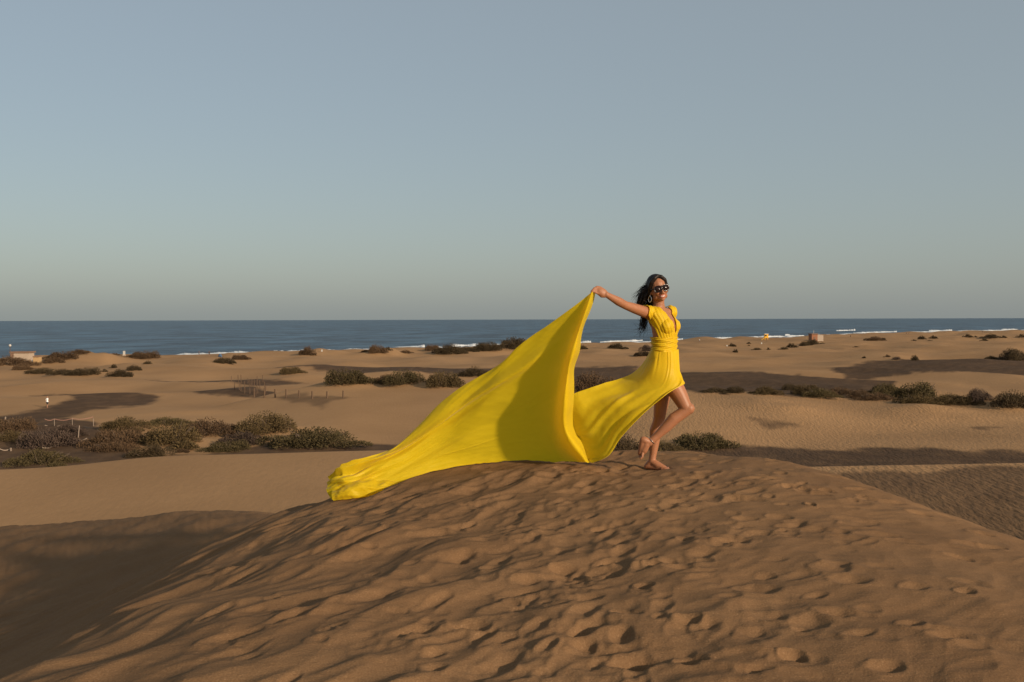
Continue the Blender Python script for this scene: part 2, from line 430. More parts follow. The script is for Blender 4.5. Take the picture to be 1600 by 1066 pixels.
HUMPS = [ # pixel centre x, top y, distance, half width px, depth half length m
  (150,551,325,62,26),(60,570,330,60,24),(228,553,345,26,14),(365,556,355,24,9),(505,545,370,34,10),(605,545,375,34,9),(700,547,385,36,10),(795,540,395,60,12),
  (1250,547,480,60,26),(1370,552,400,70,24),(1500,549,420,60,22),(1320,556,360,50,16),(1160,560,330,90,20),
  (300,703,84,32,5),(640,590,178,40,9),(540,588,178,45,9),(1590,556,320,40,10),(260,660,128,60,9),(1215,640,135,80,9),(1460,640,133,90,9),(1560,636,140,60,8),
]
HUMPS = [(P(x, y, Y), hw / F * Y, dl) for (x, y, Y, hw, dl) in HUMPS]
SHORE = np.array(sorted((P(x, y, 1.0).x, -16.0 / P(x, y, 1.0).z) for x, y in
   ((-900,575),(-400,567),(0,561),(260,557.5),(480,550.5),(690,546),(900,540.5),(1060,534.5),(1200,530),(1300,526.5),(1440,521.5),(1600,518),(2000,511.5),(2600,505.5))))
def shore_Y(a): return np.interp(a, SHORE[:, 0], SHORE[:, 1])
def far_height(X, Y):
    X = np.asarray(X, float); Y = np.maximum(np.asarray(Y, float), 1.0)
    a = X / Y
    amp = 0.32 + 0.9 * sstep(160, 420, Y)
    z = FLAT + amp * fbm(X / 55.0 + 3.1, Y / 75.0, 3, 60) + 0.12 * perlin(X / 9.0, Y / 12.0, 71) + 0.9 * sstep(95, 190, Y) * (perlin(X / 22.0, Y / 34.0, 72) + 0.9 * (1 - 2 * np.abs(perlin(X / 40.0 + Y / 90.0, Y / 42.0, 74))))
    for ri, (cr, sf, sb, rd) in enumerate(RIDGES):
        yc = np.interp(a, cr[:, 0], cr[:, 1]); zc = np.interp(a, cr[:, 0], cr[:, 2])
        endf = sstep(cr[0, 0] - 0.10, cr[0, 0], a) * (1 - sstep(cr[-1, 0], cr[-1, 0] + 0.10, a))
        wob = 2.5 * perlin(X / 30.0, Y / 60.0, 81) * (yc / 150.0)
        dy = Y - (yc + wob)
        rr = np.sqrt(dy * dy + (rd * yc / 60.0) ** 2) - rd * yc / 60.0
        prof = np.where(dy < 0, sf * rr, sb * rr)
        zr = zc - prof - (1 - endf) * 8.0
        if ri == 0: zr = zr - 0.10 * np.clip(30 - X, 0, 40) * sstep(2, 22, -dy) * sstep(.06, .2, a)
        z = smax(z, zr, 0.25)
    for (c, hw, dl) in HUMPS:
        e = np.exp(-((X - c.x) / hw) ** 2 * 1.2 - ((Y - c.y) / dl) ** 2 * 1.2)
        z = z + np.maximum(c.z - FLAT, 0.0) * e * 1.0 * (0.85 + 0.3 * perlin(X / 6.0, Y / 6.0, 91))
    for (hx, hy, hr, hh) in HEAPS:
        m = np.nonzero((np.abs(X - hx) < 2.2 * hr) & (np.abs(Y - hy) < 2.2 * hr))[0]
        if len(m): z[m] += hh * np.exp(-((X[m] - hx) / hr) ** 2 * 1.3 - ((Y[m] - hy) / (hr * 0.9)) ** 2 * 1.3)
    s = shore_Y(a) - Y
    z = np.where(s < 90, z * sstep(20, 90, s) + (1 - sstep(20, 90, s)) * (SEA + np.clip(s, -400, 90) * 0.028), z)
    return z
def hit(x, y, lo=30.0):
    """where the sight line through a photograph pixel meets the plain"""
    d = ray(x, y); Ys = 1.0 / np.linspace(1 / lo, 1 / 1500.0, 6000)
    below = d[2] * Ys < far_height(d[0] * Ys, Ys)
    i = int(np.argmax(below)) if below.any() else len(Ys) - 1
    Yh = Ys[i]; X = d[0] * Yh
    return Vector((X, Yh, float(far_height(np.array([X]), np.array([Yh]))[0])))

# where the bushes stand: pixel, size in pixels, kind, label, group
G1 = 'shrubs on the dark flat at left'; G2 = 'shrubs on the dune crest behind the cloth'; G3 = 'shrubs on the beach hillocks'
G4 = 'shrubs on the big sandy hillock at left'; G5 = 'shrubs in the hollow at right'; G6 = 'small bushes on the far beach at right'
B = [
 (485,693,145,28,'green','long low green bush with pointed right end left of the yellow cloth',G1),
 (416,675,92,36,'olive','tall domed olive brown bush standing above the grey bush at left',G1),
 (363,703,82,17,'green','low bright green bush on a sand bank in front of the grey bush',G1),
 (380,694,66,24,'grey','grey violet twiggy bush between the low green bush and the domed one',G1),
 (325,680,86,30,'brown','brown bush touching the left side of the domed olive bush',G1),
 (270,694,105,36,'olive','wide olive bush in the middle of the left thicket',G1),
 (195,670,78,21,'olive','rounded olive bush at the back left edge of the thicket',G1),
 (258,664,76,14,'green','flat strip of green shrub along the back of the left thicket',G1),
 (190,694,96,30,'brown','brown bush at the left end of the thicket on the dark flat',G1),
 (238,713,62,22,'dark','dark small bush running down to the sand bank below the thicket',G1),
 (182,704,70,20,'brown','sparse brown bush at the front left of the thicket',G1),
 (68,698,104,32,'grey','dark violet brown dome shaped bush behind the low barrier tape',G1),
 (104,679,52,20,'grey','small dark bush just below the white barrier post row',G1),
 (60,725,92,27,'green','isolated green bush lowest of all on the dark flat at left',G1),
 (25,670,86,20,'brown','brown bush at the left edge of the picture under the walker',G1),
 (18,688,66,17,'olive','olive bush at the left edge below the brown one',G1),
 (285,707,20,7,'brown','tuft of dry twigs on the bare sand bank at left',G1),
 (536,599,82,26,'green','leftmost large green bush on the dune crest right of the fence posts',G2),
 (602,597,38,13,'brown','small brown bush second from left on the crest behind the cloth',G2),
 (632,599,64,24,'green','green bush with a sandy gap at its right on the crest behind the cloth',G2),
 (690,603,66,26,'olive','olive bush on the crest partly touched by the yellow cloth edge',G2),
 (574,598,14,6,'brown','tiny brown shrub between the two green bushes on the crest',G2),
 (742,587,48,16,'dark','dark bush behind the sloping upper edge of the yellow cloth',G2),
 (452,584,44,13,'olive','single yellowish bush on the sand behind the fence posts',G2),
 (926,611,84,32,'brown','brown bush seen between the raised cloth and the skirt',G2),
 (14,571,64,17,'brown','brown bush in front of the pale hut at the left edge',G3),
 (102,561,54,14,'brown','brown bush on the top left of the big sandy hillock',G4),
 (124,552,34,6,'brown','thin brown shrub along the summit of the big sandy hillock',G4),
 (84,567,30,11,'brown','sparse bush beside the small tan kiosk on the hillock',G4),
 (32,578,34,9,'brown','low bush at the left foot of the big sandy hillock',G4),
 (66,583,52,9,'dark','leftmost dark bush in the row along the foot of the hillock',G4),
 (98,585,46,10,'dark','second bush in the dark row along the foot of the hillock',G4),
 (137,585,54,12,'dark','rightmost dark bush in the row along the foot of the hillock',G4),
 (188,588,42,12,'dark','dark oval bush right of the row at the foot of the hillock',G4),
 (209,579,22,10,'dark','small dark bush on the right flank of the big hillock',G4),
 (179,575,18,8,'dark','small bush just above the dark oval bush on the hillock',G4),
 (163,581,12,6,'dark','tiny shrub left of the dark oval bush on the hillock',G4),
 (231,569,14,7,'dark','solitary tiny bush on the bare sand right of the hillock',G4),
 (230,560,56,13,'brown','dome shaped brown bush right of the white beach pillar',G3),
 (180,555,16,4,'brown','tiny shrub just left of the white beach pillar',G3),
 (350,568,32,11,'dark','lower dark bush of the pair near the blue beach tent',G3),
 (373,562,30,9,'brown','upper brown bush of the pair near the blue beach tent',G3),
 (480,555,27,15,'brown','brown bush on the left side of the hillock with a white sign',G3),
 (528,546,20,7,'brown','brown shrub on the right side of the hillock with a white sign',G3),
 (586,551,36,14,'brown','brown bush on the left of the small hillock near the waterline',G3),
 (606,548,16,7,'dark','small bush on top of the small hillock near the waterline',G3),
 (634,552,20,6,'brown','small bush at the right end of the small hillock',G3),
 (674,548,30,10,'brown','brown bush left of the wide dark beach bush',G3),
 (702,552,50,16,'dark','wide dark beach bush left of the largest one by the cloth',G3),
 (728,550,34,10,'dark','low bush at the right side of the wide dark beach bush',G3),
 (764,547,60,15,'dark','left half of the long dark thicket near the cloth edge',G3),
 (808,545,66,19,'dark','right part of the long dark thicket touching the cloth edge',G3),
 (907,546,20,8,'dark','dark bush just right of the raised edge of the cloth',G3),
 (965,545,28,10,'dark','dark bush between the cloth and the woman at the waterline',G3),
 (1010,548,22,11,'grey','upper bush directly behind the back of the woman',G3),
 (1005,556,26,9,'dark','lower bush directly behind the waist of the woman',G3),
 (1578,563,56,21,'dark','large dark round bush at the right edge beside the dark flat',G5),
 (1428,563,19,10,'dark','dark round bush at the far edge of the dark flat at right',G5),
 (1401,562,16,7,'grey','low greyish shrub left of the round bush by the dark flat',G5),
 (1386,558,10,5,'brown','tiny brown shrub on the ridge left of the greyish one',G5),
 (1350,560,8,4,'dark','tiny dark shrub on the sand left of the dark flat',G5),
 (1118,613,42,9,'dark','leftmost low bush of the long row in the hollow at right',G5),
 (1150,613,40,11,'dark','second bush from the left in the long row in the hollow',G5),
 (1198,616,44,14,'olive','third bush from the left in the long row in the hollow',G5),
 (1233,609,24,12,'dark','small upright bush at the back of the long row',G5),
 (1256,615,58,17,'olive','wide olive bush near the middle left of the long row',G5),
 (1278,619,60,14,'green','low green bush at the front of the long row',G5),
 (1312,617,52,14,'brown','brown bush at the middle of the long row',G5),
 (1345,620,44,13,'brown','low brown bush right of the middle of the long row',G5),
 (1387,616,58,19,'green','rounded green bush at the back left of the biggest bush in the row',G5),
 (1370,624,54,13,'brown','low brown bush in front of the rounded green one in the row',G5),
 (1440,624,80,31,'green','biggest and tallest dark green bush of the long row at right',G5),
 (1432,630,60,16,'olive','olive bush in front of the biggest bush of the row',G5),
 (1482,630,50,18,'olive','olive bush at the right foot of the biggest bush of the row',G5),
 (1524,626,48,22,'grey','greyish rounded bush second from the right end of the row',G5),
 (1510,632,46,15,'olive','low olive bush in front of the greyish rounded one',G5),
 (1583,635,66,28,'dark','rightmost dark bush of the long row at the picture edge',G5),
 (1088,699,108,28,'green','green bush close behind the dune right of the woman legs',G5),
 (978,712,84,36,'dark','dark olive bush behind the dune between skirt and legs',G5),
 (1036,706,60,20,'olive','low dry bush right behind the feet of the woman',G5),
]
for (x, y, w, h) in ((1143,542,15,7),(1149,551,11,7),(1183,547,15,5),(1200,547,8,5),(1170,538,7,4),(1225,546,15,5),(1170,541,6,3),(1428,533,9,3),(1380,531,9,4),(1524,527,8,3),(1568,528,11,4),(1453,533,10,2),(1337,543,10,2)):
    B.append((x, y, w, h, 'dark', 'tiny dark bush dotted on the far open beach right of the woman', G6))
B += [
 (1237,543,18,9,'dark','rounded dark bush left of the pair under the brown hut',G6),
 (1258,541,20,9,'dark','dark bush in front of the brown beach hut at left',G6),
 (1272,538,26,9,'dark','wide dark bush directly under the brown beach hut',G6),
 (1366,532,27,7,'brown','flat brown bush by the waterline right of the breaking wave',G6),
 (1440,530,13,7,'dark','left bush of the close pair on a far sand hump',G6),
 (1458,529,13,6,'dark','right bush of the close pair on a far sand hump',G6),
 (1512,527,16,6,'dark','dark bush left of the widest bush by the far waterline',G6),
 (1548,528,25,7,'dark','widest bush by the far waterline at right',G6),
 (1537,533,12,5,'dark','small bush just below the widest one by the far waterline',G6),
 (1596,527,16,6,'dark','bush by the far waterline at the right picture edge',G6)]
# wind-blown sand heaped round the larger bushes
def add_heaps():
    hp = []
    for q, (x, y, w, h, kd, lb, g) in enumerate(B):
        if w < 26 or g == G6 or y > 697: continue
        p = hit(x, y); k = p.y / F
        hp.append((p.x + 0.12 * w * k * (1 if q % 2 else -1), p.y, 0.62 * w * k, 0.30 * h * k))
    HEAPS.extend(hp)
add_heaps()
# dark compacted flats between the dunes, plus painted-in dune shade (outlines on the ground)
def ground_poly(pts, z=FLAT):
    o = []
    for x, y in pts:
        d = ray(x, y); k = z / d[2]; o.append((d[0] * k, d[1] * k))
    return np.array(o)
FLATS_AND_SHADE = [
 (ground_poly([(860,702),(960,699),(1060,698),(1200,696),(1400,701),(1600,707),(1900,709),(1900,760),(1600,760),(860,760)]), 1.0),
 (ground_poly([(240,716),(330,706),(450,699),(560,694),(660,690),(800,693),(862,702),(862,760),(240,760)]), 0.97),
 (ground_poly([(-1100,640),(-300,652),(0,655),(100,654),(150,661),(168,680),(215,706),(230,720),(140,730),(0,745),(-300,750),(-1100,760)]), 0.97),
 (ground_poly([(-200,668),(0,652),(60,641),(112,631),(75,622),(40,617),(100,611.5),(165,613),(255,624),(235,634),(160,640),(130,648),(105,656),(0,672)]), 1.0),
 (ground_poly([(225,593.5),(300,592.5),(400,592),(482,597),(445,602),(390,604),(330,600.5),(260,597.5)], -13.2), 1.0),
 (ground_poly([(270,613.5),(330,609),(395,604),(418,611),(470,622),(400,621),(330,618)], -13.0), 1.0),
 (ground_poly([(425,621),(470,623),(560,631),(520,634),(505,640),(450,631)], -12.4), 0.6),
 (ground_poly([(380,575),(440,576.5),(560,577),(740,576.5),(900,575),(1000,574),(1000,590),(740,590),(560,588),(440,581)]), 1.0),
 (ground_poly([(880,580),(1060,582),(1160,583),(1250,588),(1330,594),(1400,600),(1400,640),(1200,640),(880,640)]), 1.0),
 (ground_poly([(1290,579),(1335,572),(1375,566),(1420,563),(1500,563),(1600,562),(1900,560.5),(1900,590),(1600,590),(1320,590)]), 1.0),
 (ground_poly([(1166,645),(1205,647),(1255,653),(1200,656)], -11.9), 0.75),  # slip-face shadow painted as dark sand colour
 (ground_poly([(1508,655),(1530,652),(1575,650.5),(1560,656),(1520,657.5)], -12.1), 0.75),  # slip-face shadow further right, likewise painted into the colour
 (ground_poly([(1120,752),(1250,739),(1400,732.5),(1600,728.5),(1900,723),(1900,1000),(1000,1000),(800,830),(700,790),(900,768)], -8.6), 0.78),  # right hollow: its shade painted in along with coarse dark sand
]
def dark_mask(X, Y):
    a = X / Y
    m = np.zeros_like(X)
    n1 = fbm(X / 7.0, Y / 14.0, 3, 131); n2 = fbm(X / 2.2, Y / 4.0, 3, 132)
    for poly, st in FLATS_AND_SHADE:
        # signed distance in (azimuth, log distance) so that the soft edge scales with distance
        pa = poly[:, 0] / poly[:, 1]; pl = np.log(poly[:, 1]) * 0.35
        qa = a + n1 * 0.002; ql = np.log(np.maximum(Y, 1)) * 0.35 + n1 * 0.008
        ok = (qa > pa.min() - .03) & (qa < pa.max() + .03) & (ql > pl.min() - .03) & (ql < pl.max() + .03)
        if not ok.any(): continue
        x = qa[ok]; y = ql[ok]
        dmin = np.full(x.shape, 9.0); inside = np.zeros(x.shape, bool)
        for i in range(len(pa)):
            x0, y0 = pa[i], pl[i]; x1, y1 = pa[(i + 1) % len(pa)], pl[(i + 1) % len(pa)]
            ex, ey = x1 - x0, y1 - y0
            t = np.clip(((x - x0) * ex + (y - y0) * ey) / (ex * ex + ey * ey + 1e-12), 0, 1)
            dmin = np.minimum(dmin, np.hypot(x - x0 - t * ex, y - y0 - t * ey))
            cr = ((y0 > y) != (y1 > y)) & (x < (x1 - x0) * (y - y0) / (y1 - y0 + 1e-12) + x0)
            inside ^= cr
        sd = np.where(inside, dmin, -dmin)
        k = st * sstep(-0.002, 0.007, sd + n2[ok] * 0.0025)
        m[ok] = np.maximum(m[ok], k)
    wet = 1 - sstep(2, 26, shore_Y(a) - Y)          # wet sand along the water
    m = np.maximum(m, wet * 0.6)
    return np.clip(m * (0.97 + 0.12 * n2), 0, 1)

def polar_sheet(name, rows, cols, hfun, material, dark=False):
    aa, YY = np.meshgrid(cols, rows)
    R = YY; X = R * np.sin(aa) / np.maximum(np.cos(aa), 0.2); Y = YY * np.where(np.cos(aa) < 0.2, np.cos(aa) / 0.2, 1.0)
    x = X.ravel(); y = Y.ravel()
    z = hfun(x, y)
    V = np.stack([x, y, z], 1); Q = grid_quads(len(rows), len(cols))
    me = mesh_np(name, V, Q)
    me.materials.append(material); me.polygons.foreach_set('use_smooth', np.ones(len(Q), dtype=bool))
    if dark:
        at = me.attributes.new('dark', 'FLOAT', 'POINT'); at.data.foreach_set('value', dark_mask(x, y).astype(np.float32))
    o = bpy.data.objects.new(name, me); col.objects.link(o); o['kind'] = 'structure'
    return o
mid = np.tan(np.linspace(math.radians(-33), math.radians(33), 2))
def az(n, lim, outer, no):
    t = np.arctan(np.linspace(-math.tan(math.radians(lim)), math.tan(math.radians(lim)), n))
    l = np.radians(np.linspace(-outer, -lim, no)[:-1]); r = np.radians(np.linspace(lim, outer, no)[1:])
    return np.concatenate([l, t, r])
rows_near = np.concatenate([np.linspace(0.6, 3.3, 24), np.linspace(3.35, 11.2, 400), np.geomspace(11.3, 33, 70)])
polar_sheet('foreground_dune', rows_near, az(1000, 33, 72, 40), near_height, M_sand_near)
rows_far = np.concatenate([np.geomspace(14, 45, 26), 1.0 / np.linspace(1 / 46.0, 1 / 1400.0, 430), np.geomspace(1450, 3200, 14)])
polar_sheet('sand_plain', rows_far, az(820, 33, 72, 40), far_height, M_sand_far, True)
# ground behind the camera and to the sides, far below the dune top
gx = np.linspace(-400, 400, 60); gy = np.linspace(-400, 14.2, 40)
GX, GY = np.meshgrid(gx, gy)
me = mesh_np('sand_behind', np.stack([GX.ravel(), GY.ravel(), (FLAT - 0.3 + 0.6 * perlin(GX / 40, GY / 40, 4)).ravel()], 1), grid_quads(40, 60))
o = link_mesh('sand_behind', me, M_sand_far, None, True); tag(o, kind='structure')

# sea
sr = np.geomspace(250, 90000, 120); sc_ = np.radians(np.linspace(-76, 76, 120))
aa, RR = np.meshgrid(sc_, sr)
me = mesh_np('sea', np.stack([(RR * np.tan(aa)).ravel(), RR.ravel(), np.full(RR.size, SEA)], 1), grid_quads(120, 120))
o = link_mesh('sea', me, M_sea); tag(o, kind='structure')
# surf: low foam ridges rolling on the beach
def surf(a0, a1, off, width, height, seed, gap=0.0):
    n = 900; A = np.linspace(a0, a1, n); rows_ = 9
    V = []
    wv = 1 + 0.9 * fbm(A * 60, A * 0 + seed, 3, seed)
    keep = (perlin(A * 38, A * 0 + seed * 1.7, seed + 5) > gap - 0.5).astype(float) if gap > 0 else np.ones(n)
    end = np.minimum(1, np.minimum(np.arange(n), np.arange(n)[::-1]) / 40.0)
    Yc = shore_Y(A) + off * (shore_Y(A) / 450.0) + 5 * fbm(A * 40, A * 0 + 2.2, 2, seed + 9)
    for j in range(rows_):
        t = j / (rows_ - 1) * 2 - 1
        w = np.maximum(width * wv * end, 0.3) * (shore_Y(A) / 450.0)
        Y = Yc + t * w
        jag = 0.6 + 0.4 * np.abs(fbm(A * 400, A * 0 + j, 2, seed + 30))
        z = SEA + 0.02 + height * (1 - t * t) * np.maximum(wv, 0.15) * end * jag - (0.6 * abs(t) ** 8) - (1 - keep) * 3
        V.append(np.stack([A * Y, Y, z], 1))
    me = mesh_np('surf', np.concatenate(V), grid_quads(rows_, n))
    o = link_mesh('surf', me, M_foam, None, True); tag(o, kind='structure')
surf(-0.37, 0.60, 8, 12, 1.1, 3)
surf(-0.12, 0.62, 50, 7, 1.2, 5, 0.40)
surf(0.25, 0.62, 85, 8, 1.4, 8, 0.5)
surf(0.325, 0.345, 210, 9, 1.6, 12)

exec_parts = True
# ------------------------------------------------------------------ bushes
def bush_meshes(name, seed, aspect, n, leaf, spiky=0.3):
    r = np.random.default_rng(seed)
    nl = 11; lob = []
    for k in range(nl):
        x = r.uniform(-0.36, 0.36); y = r.uniform(-0.3, 0.3)
        e = max(0.25, 1 - (x / 0.5) ** 2 * 1.1 - (y / 0.5) ** 2 * 0.8)
        rx = r.uniform(0.11, 0.2); h = aspect * e * r.uniform(0.72, 1.05)
        lob.append((x, y, rx, h))
    lob.append((0.0, 0.0, 0.22, aspect * 0.95))
    lb = np.array(lob)[r.integers(0, len(lob), n)]
    ph = r.uniform(0, 2 * np.pi, n); ct = r.uniform(0.02, 1.0, n); st = np.sqrt(1 - ct * ct); rad = r.uniform(0.45, 1.03, n) ** 0.6
    d = np.stack([st * np.cos(ph), st * np.sin(ph), ct], 1)
    p = np.stack([lb[:, 0] + d[:, 0] * lb[:, 2] * rad, lb[:, 1] + d[:, 1] * lb[:, 2] * rad, np.maximum(0.004, d[:, 2] * lb[:, 3] * rad)], 1)
    g = d + r.normal(0, 0.55, (n, 3)) + np.array([0, 0, spiky]); g /= np.linalg.norm(g, axis=1, keepdims=True)
    sd = np.cross(g, r.normal(0, 1, (n, 3))); sd /= np.linalg.norm(sd, axis=1, keepdims=True) + 1e-9
    ln = leaf * r.uniform(0.6, 1.6, (n, 1)); wd = leaf * r.uniform(0.22, 0.42, (n, 1))
    V = np.stack([p - g * ln * 0.4, p + sd * wd, p + g * ln, p - sd * wd], 1).reshape(-1, 3)
    V[:, 2] = np.maximum(V[:, 2], -0.01)
    fol = mesh_np(name + '_foliage', V, np.arange(n * 4).reshape(-1, 4))
    mb = MB()
    rr = random.Random(seed)
    for k in range(16):
        x, y, rx, h = lob[rr.randrange(len(lob))]
        a = rr.uniform(0, 6.28); e = Vector((x + rx * 0.8 * math.cos(a), y + rx * 0.8 * math.sin(a), h * rr.uniform(0.75, 1.08)))
        b = Vector((x * 0.35, y * 0.35, -0.02))
        mb.tube([b, (b + e) * 0.5 + Vector((0, 0, 0.03 * aspect)), e], [0.008, 0.005, 0.002], 4)
    br = bpy.data.meshes.new(name + '_branches'); br.from_pydata(mb.v, [], mb.f); br.update(); br.materials.append(M_stem)
    return fol, br
BUSH = {}
for key, asp, n, leaf in (('flat', 0.22, 7000, 0.016), ('mid', 0.36, 6500, 0.020), ('tall', 0.55, 6000, 0.026)):
    for v in range(3): BUSH[key, v] = bush_meshes('bush', 100 + v * 7 + len(key) * 31, asp, n, leaf)
TINY = [bush_meshes('tiny', 300 + k, 0.42, 700, 0.06) for k in range(3)]
fol_cache = {}
def fol_with(me, kind):
    k = (me.name, kind)
    if k not in fol_cache:
        c = me.copy(); c.materials.clear(); c.materials.append(FOL[kind]); fol_cache[k] = c
    return fol_cache[k]
bn = [0]
def bush(x, y, w, h, kind, label, group, sink=0.06):
    bn[0] += 1; i = bn[0]
    p = hit(x, y); k = p.y / F; ww = w * k * (1.30 if w >= 20 else 1.1); hh = h * k * (1.10 if w >= 20 else 1.0)
    # the plain is seen at a grazing angle: real height is the seen height less the ground run below it
    asp = hh / ww
    rz = (i * 2.399) % 6.283
    if w < 20:
        fol, br = TINY[i % 3]; o = bpy.data.objects.new('bush', fol_with(fol, kind)); col.objects.link(o)
        o.location = p - Vector((0, 0, sink * hh)); o.scale = (ww * 0.98, ww * 0.8, hh / 0.42 * 0.95); o.rotation_euler = (0, 0, rz if asp > 0.35 else (rz % 0.5) - 0.25)
        tag(o, label, 'bush', group); return o
    key = 'flat' if asp < 0.29 else ('mid' if asp < 0.45 else 'tall')
    a0 = {'flat': 0.22, 'mid': 0.36, 'tall': 0.55}[key]
    fol, br = BUSH[key, i % 3]
    e = empty('bush', p - Vector((0, 0, sink * hh)))
    e.rotation_euler = (0, 0, (rz % 0.6) - 0.3 + (math.pi if i % 2 else 0))
    e.scale = (ww * 1.0, ww * 0.75, hh / a0 * 0.96)
    f = bpy.data.objects.new('foliage', fol_with(fol, kind)); col.objects.link(f); f.parent = e
    b = bpy.data.objects.new('branches', br); col.objects.link(b); b.parent = e
    tag(e, label, 'bush', group)
    return e
for b in B: bush(*b)

# ------------------------------------------------------------------ fence posts, barrier, beach furniture, far people
def post(x, y, h, label, group, r=0.055, lean=0.0, m=None):
    p = hit(x, y); hh = h * p.y / F
    mb = MB(); mb.tube([p - Vector((0, 0, 0.2)), p + Vector((lean * hh * 0.5, 0, hh * 0.5)), p + Vector((lean * hh, 0, hh))], [r, r * 0.95, r * 0.85], 7)
    o = mb.build('fence_post', m or M_wood); tag(o, label, 'post', group)
    return p, hh
ordn = ['first', 'second', 'third', 'fourth', 'fifth', 'sixth', 'seventh', 'eighth', 'ninth']
for i, (x, y, h) in enumerate(((397,621,14),(413,621.5,15),(430,621.5,13.5),(447,622,13.5),(467,622.5,12.5),(488,623,11.5),(511,622.5,11),(536,621.5,11))):
    post(x, y, h, 'wooden post, %s from the left in the front fence row on sand' % ordn[i], 'front row of fence posts', 0.13, 0.03 * math.sin(i * 2.1))
rr = random.Random(3)
for i in range(22):
    t = i / 21.0; x = 363 + 52 * t + rr.uniform(-3, 3); y = 597 + 20 * (1 - abs(2 * ((i * 7) % 22) / 21.0 - 1)) + rr.uniform(-1, 1)
    post(x, y, rr.uniform(8, 13), 'thin weathered post in the clustered fence left of the post row', 'clustered fence posts', 0.075, rr.uniform(-0.06, 0.06))
def tape(pts, label, m, w=0.22, z=0.0):
    V = []
    P3 = []
    for x, y in pts: P3.append(hit(x, y))
    mb = MB()
    for a, b in zip(P3[:-1], P3[1:]):
        n = 6; L_ = [a.lerp(b, k / n) - Vector((0, 0, 0.18 * math.sin(math.pi * k / n))) for k in range(n + 1)]
        for p, q in zip(L_[:-1], L_[1:]):
            d = (q - p).normalized(); s = Vector((-d.y, d.x, 0)) * 0.012
            z0, z1 = Vector((0, 0, z + 0.32)), Vector((0, 0, z + 0.32 + w))
            mb.add([p + z0 - s, q + z0 - s, q + z1 - s, p + z1 - s, p + z0 + s, q + z0 + s, q + z1 + s, p + z1 + s],
                   [(0, 1, 2, 3), (7, 6, 5, 4), (0, 4, 5, 1), (3, 2, 6, 7), (1, 5, 6, 2), (0, 3, 7, 4)])
    o = mb.build('barrier_tape', m); tag(o, label, 'barrier tape', 'barrier tapes on the dark flat')
tape([(70,663.5),(85,663.5),(113,663),(146,660)], 'reddish tape strung between the upper barrier posts at left', M_tape_red, 0.08, 0.35)
tape([(70,665.5),(94,666)], 'short white tape lying low under the upper barrier row', M_tape, 0.09, -0.3)
tape([(130,667.5),(162,667.5)], 'short white tape on the ground at the right barrier post', M_tape, 0.08, -0.3)
tape([(66,703),(90,697.5),(115,691),(136,688)], 'long pale tape along the foot of the violet brown bush', M_tape, 0.10, -0.15)
tape([(-20,705),(0,705),(17,704)], 'white tape at the very left picture edge', M_tape, 0.10, -0.15)
GP = 'barrier posts on the dark flat'
post(85,665.5,11,'left pale post of the upper tape barrier', GP, 0.04, 0, M_tape)
post(113,664,11,'middle thin post of the upper tape barrier', GP, 0.04, 0, M_tape)
post(146,666,12,'right white post of the upper tape barrier', GP, 0.05, 0, M_tape)
post(122,684,19,'leaning pale driftwood post beside the dark bushes at left', GP, 0.06, 0.12, M_tape)
post(66,700,6,'short white post at the end of the long pale tape', GP, 0.07, 0, M_tape)
post(17,705,5,'short white stump at the end of the left edge tape', GP, 0.09, 0, M_tape)
post(8,655.5,4,'small white marker stone above the brown bush at left edge', GP, 0.10, 0.2, M_tape)

def person_mesh(h, stride, mats, split):
    mb = MB(); H = h
    mb.limb([Vector((0, 0, .50 * H)), Vector((0, 0, .62 * H)), Vector((0, 0, .78 * H))], [.085 * H, .075 * H, .09 * H], 8)
    mb.limb([Vector((0, 0, .80 * H)), Vector((0.01 * H, 0, .87 * H))], [.035 * H, .035 * H], 8)
    mb.ell(Vector((0.012 * H, 0, .935 * H)), (Vector((.05 * H, 0, 0)), Vector((0, .045 * H, 0)), Vector((0, 0, .065 * H))), 10, 7)
    for s in (-1, 1):
        mb.limb([Vector((0, s * .05 * H, .5 * H)), Vector((s * stride * .5 * H + .02 * H, s * .05 * H, .27 * H)), Vector((s * stride * H, s * .05 * H, .03 * H))], [.06 * H, .04 * H, .025 * H], 8)
        mb.limb([Vector((s * stride * H, s * .05 * H, .02 * H)), Vector((s * stride * H + .09 * H, s * .055 * H, .012 * H))], [.022 * H, .015 * H], 6)
        mb.limb([Vector((0, s * .1 * H, .78 * H)), Vector((-s * stride * .5 * H, s * .14 * H, .62 * H)), Vector((-s * stride * .4 * H + .06 * H, s * .12 * H, .48 * H))], [.03 * H, .025 * H, .018 * H], 8)
    me = mb.remesh(0.022, 2)
    for m in mats: me.materials.append(m)
    for p in me.polygons:
        z = p.center.z / H; k = 0
        if z > .83 or abs(p.center.y) > .115 * H or z < split[0]: k = 0
        elif z > split[1]: k = 1
        else: k = 2
        p.material_index = k; p.use_smooth = True
    return me
PM_w = person_mesh(1.75, 0.10, [M_skin2, M_cloth_white, M_cloth_dark], (0.30, 0.5))
PM_d = person_mesh(1.72, 0.05, [M_skin2, M_cloth_dark, M_cloth_dark], (0.25, 0.5))
def far_person(x, y, me, label, rz, cat='person'):
    p = hit(x, y); o = bpy.data.objects.new('person', me); col.objects.link(o); o.location = p - Vector((0, 0, 0.02)); o.rotation_euler = (0, 0, rz)
    tag(o, label, cat, 'people walking far off')
far_person(74, 637, PM_w, 'walker in white shirt and dark shorts on the sand at far left', 1.4)
far_person(311, 556, PM_d, 'dark clothed beach walker, left of the two by the surf', 0.3)
far_person(327, 556, PM_d, 'dark clothed beach walker, right of the two by the surf', 2.0)
far_person(1329, 527.5, PM_d, 'person standing on the beach below the breaking wave', 0.6)
far_person(1416, 523, PM_d, 'left person of the couple by the far waterline', 0.6)
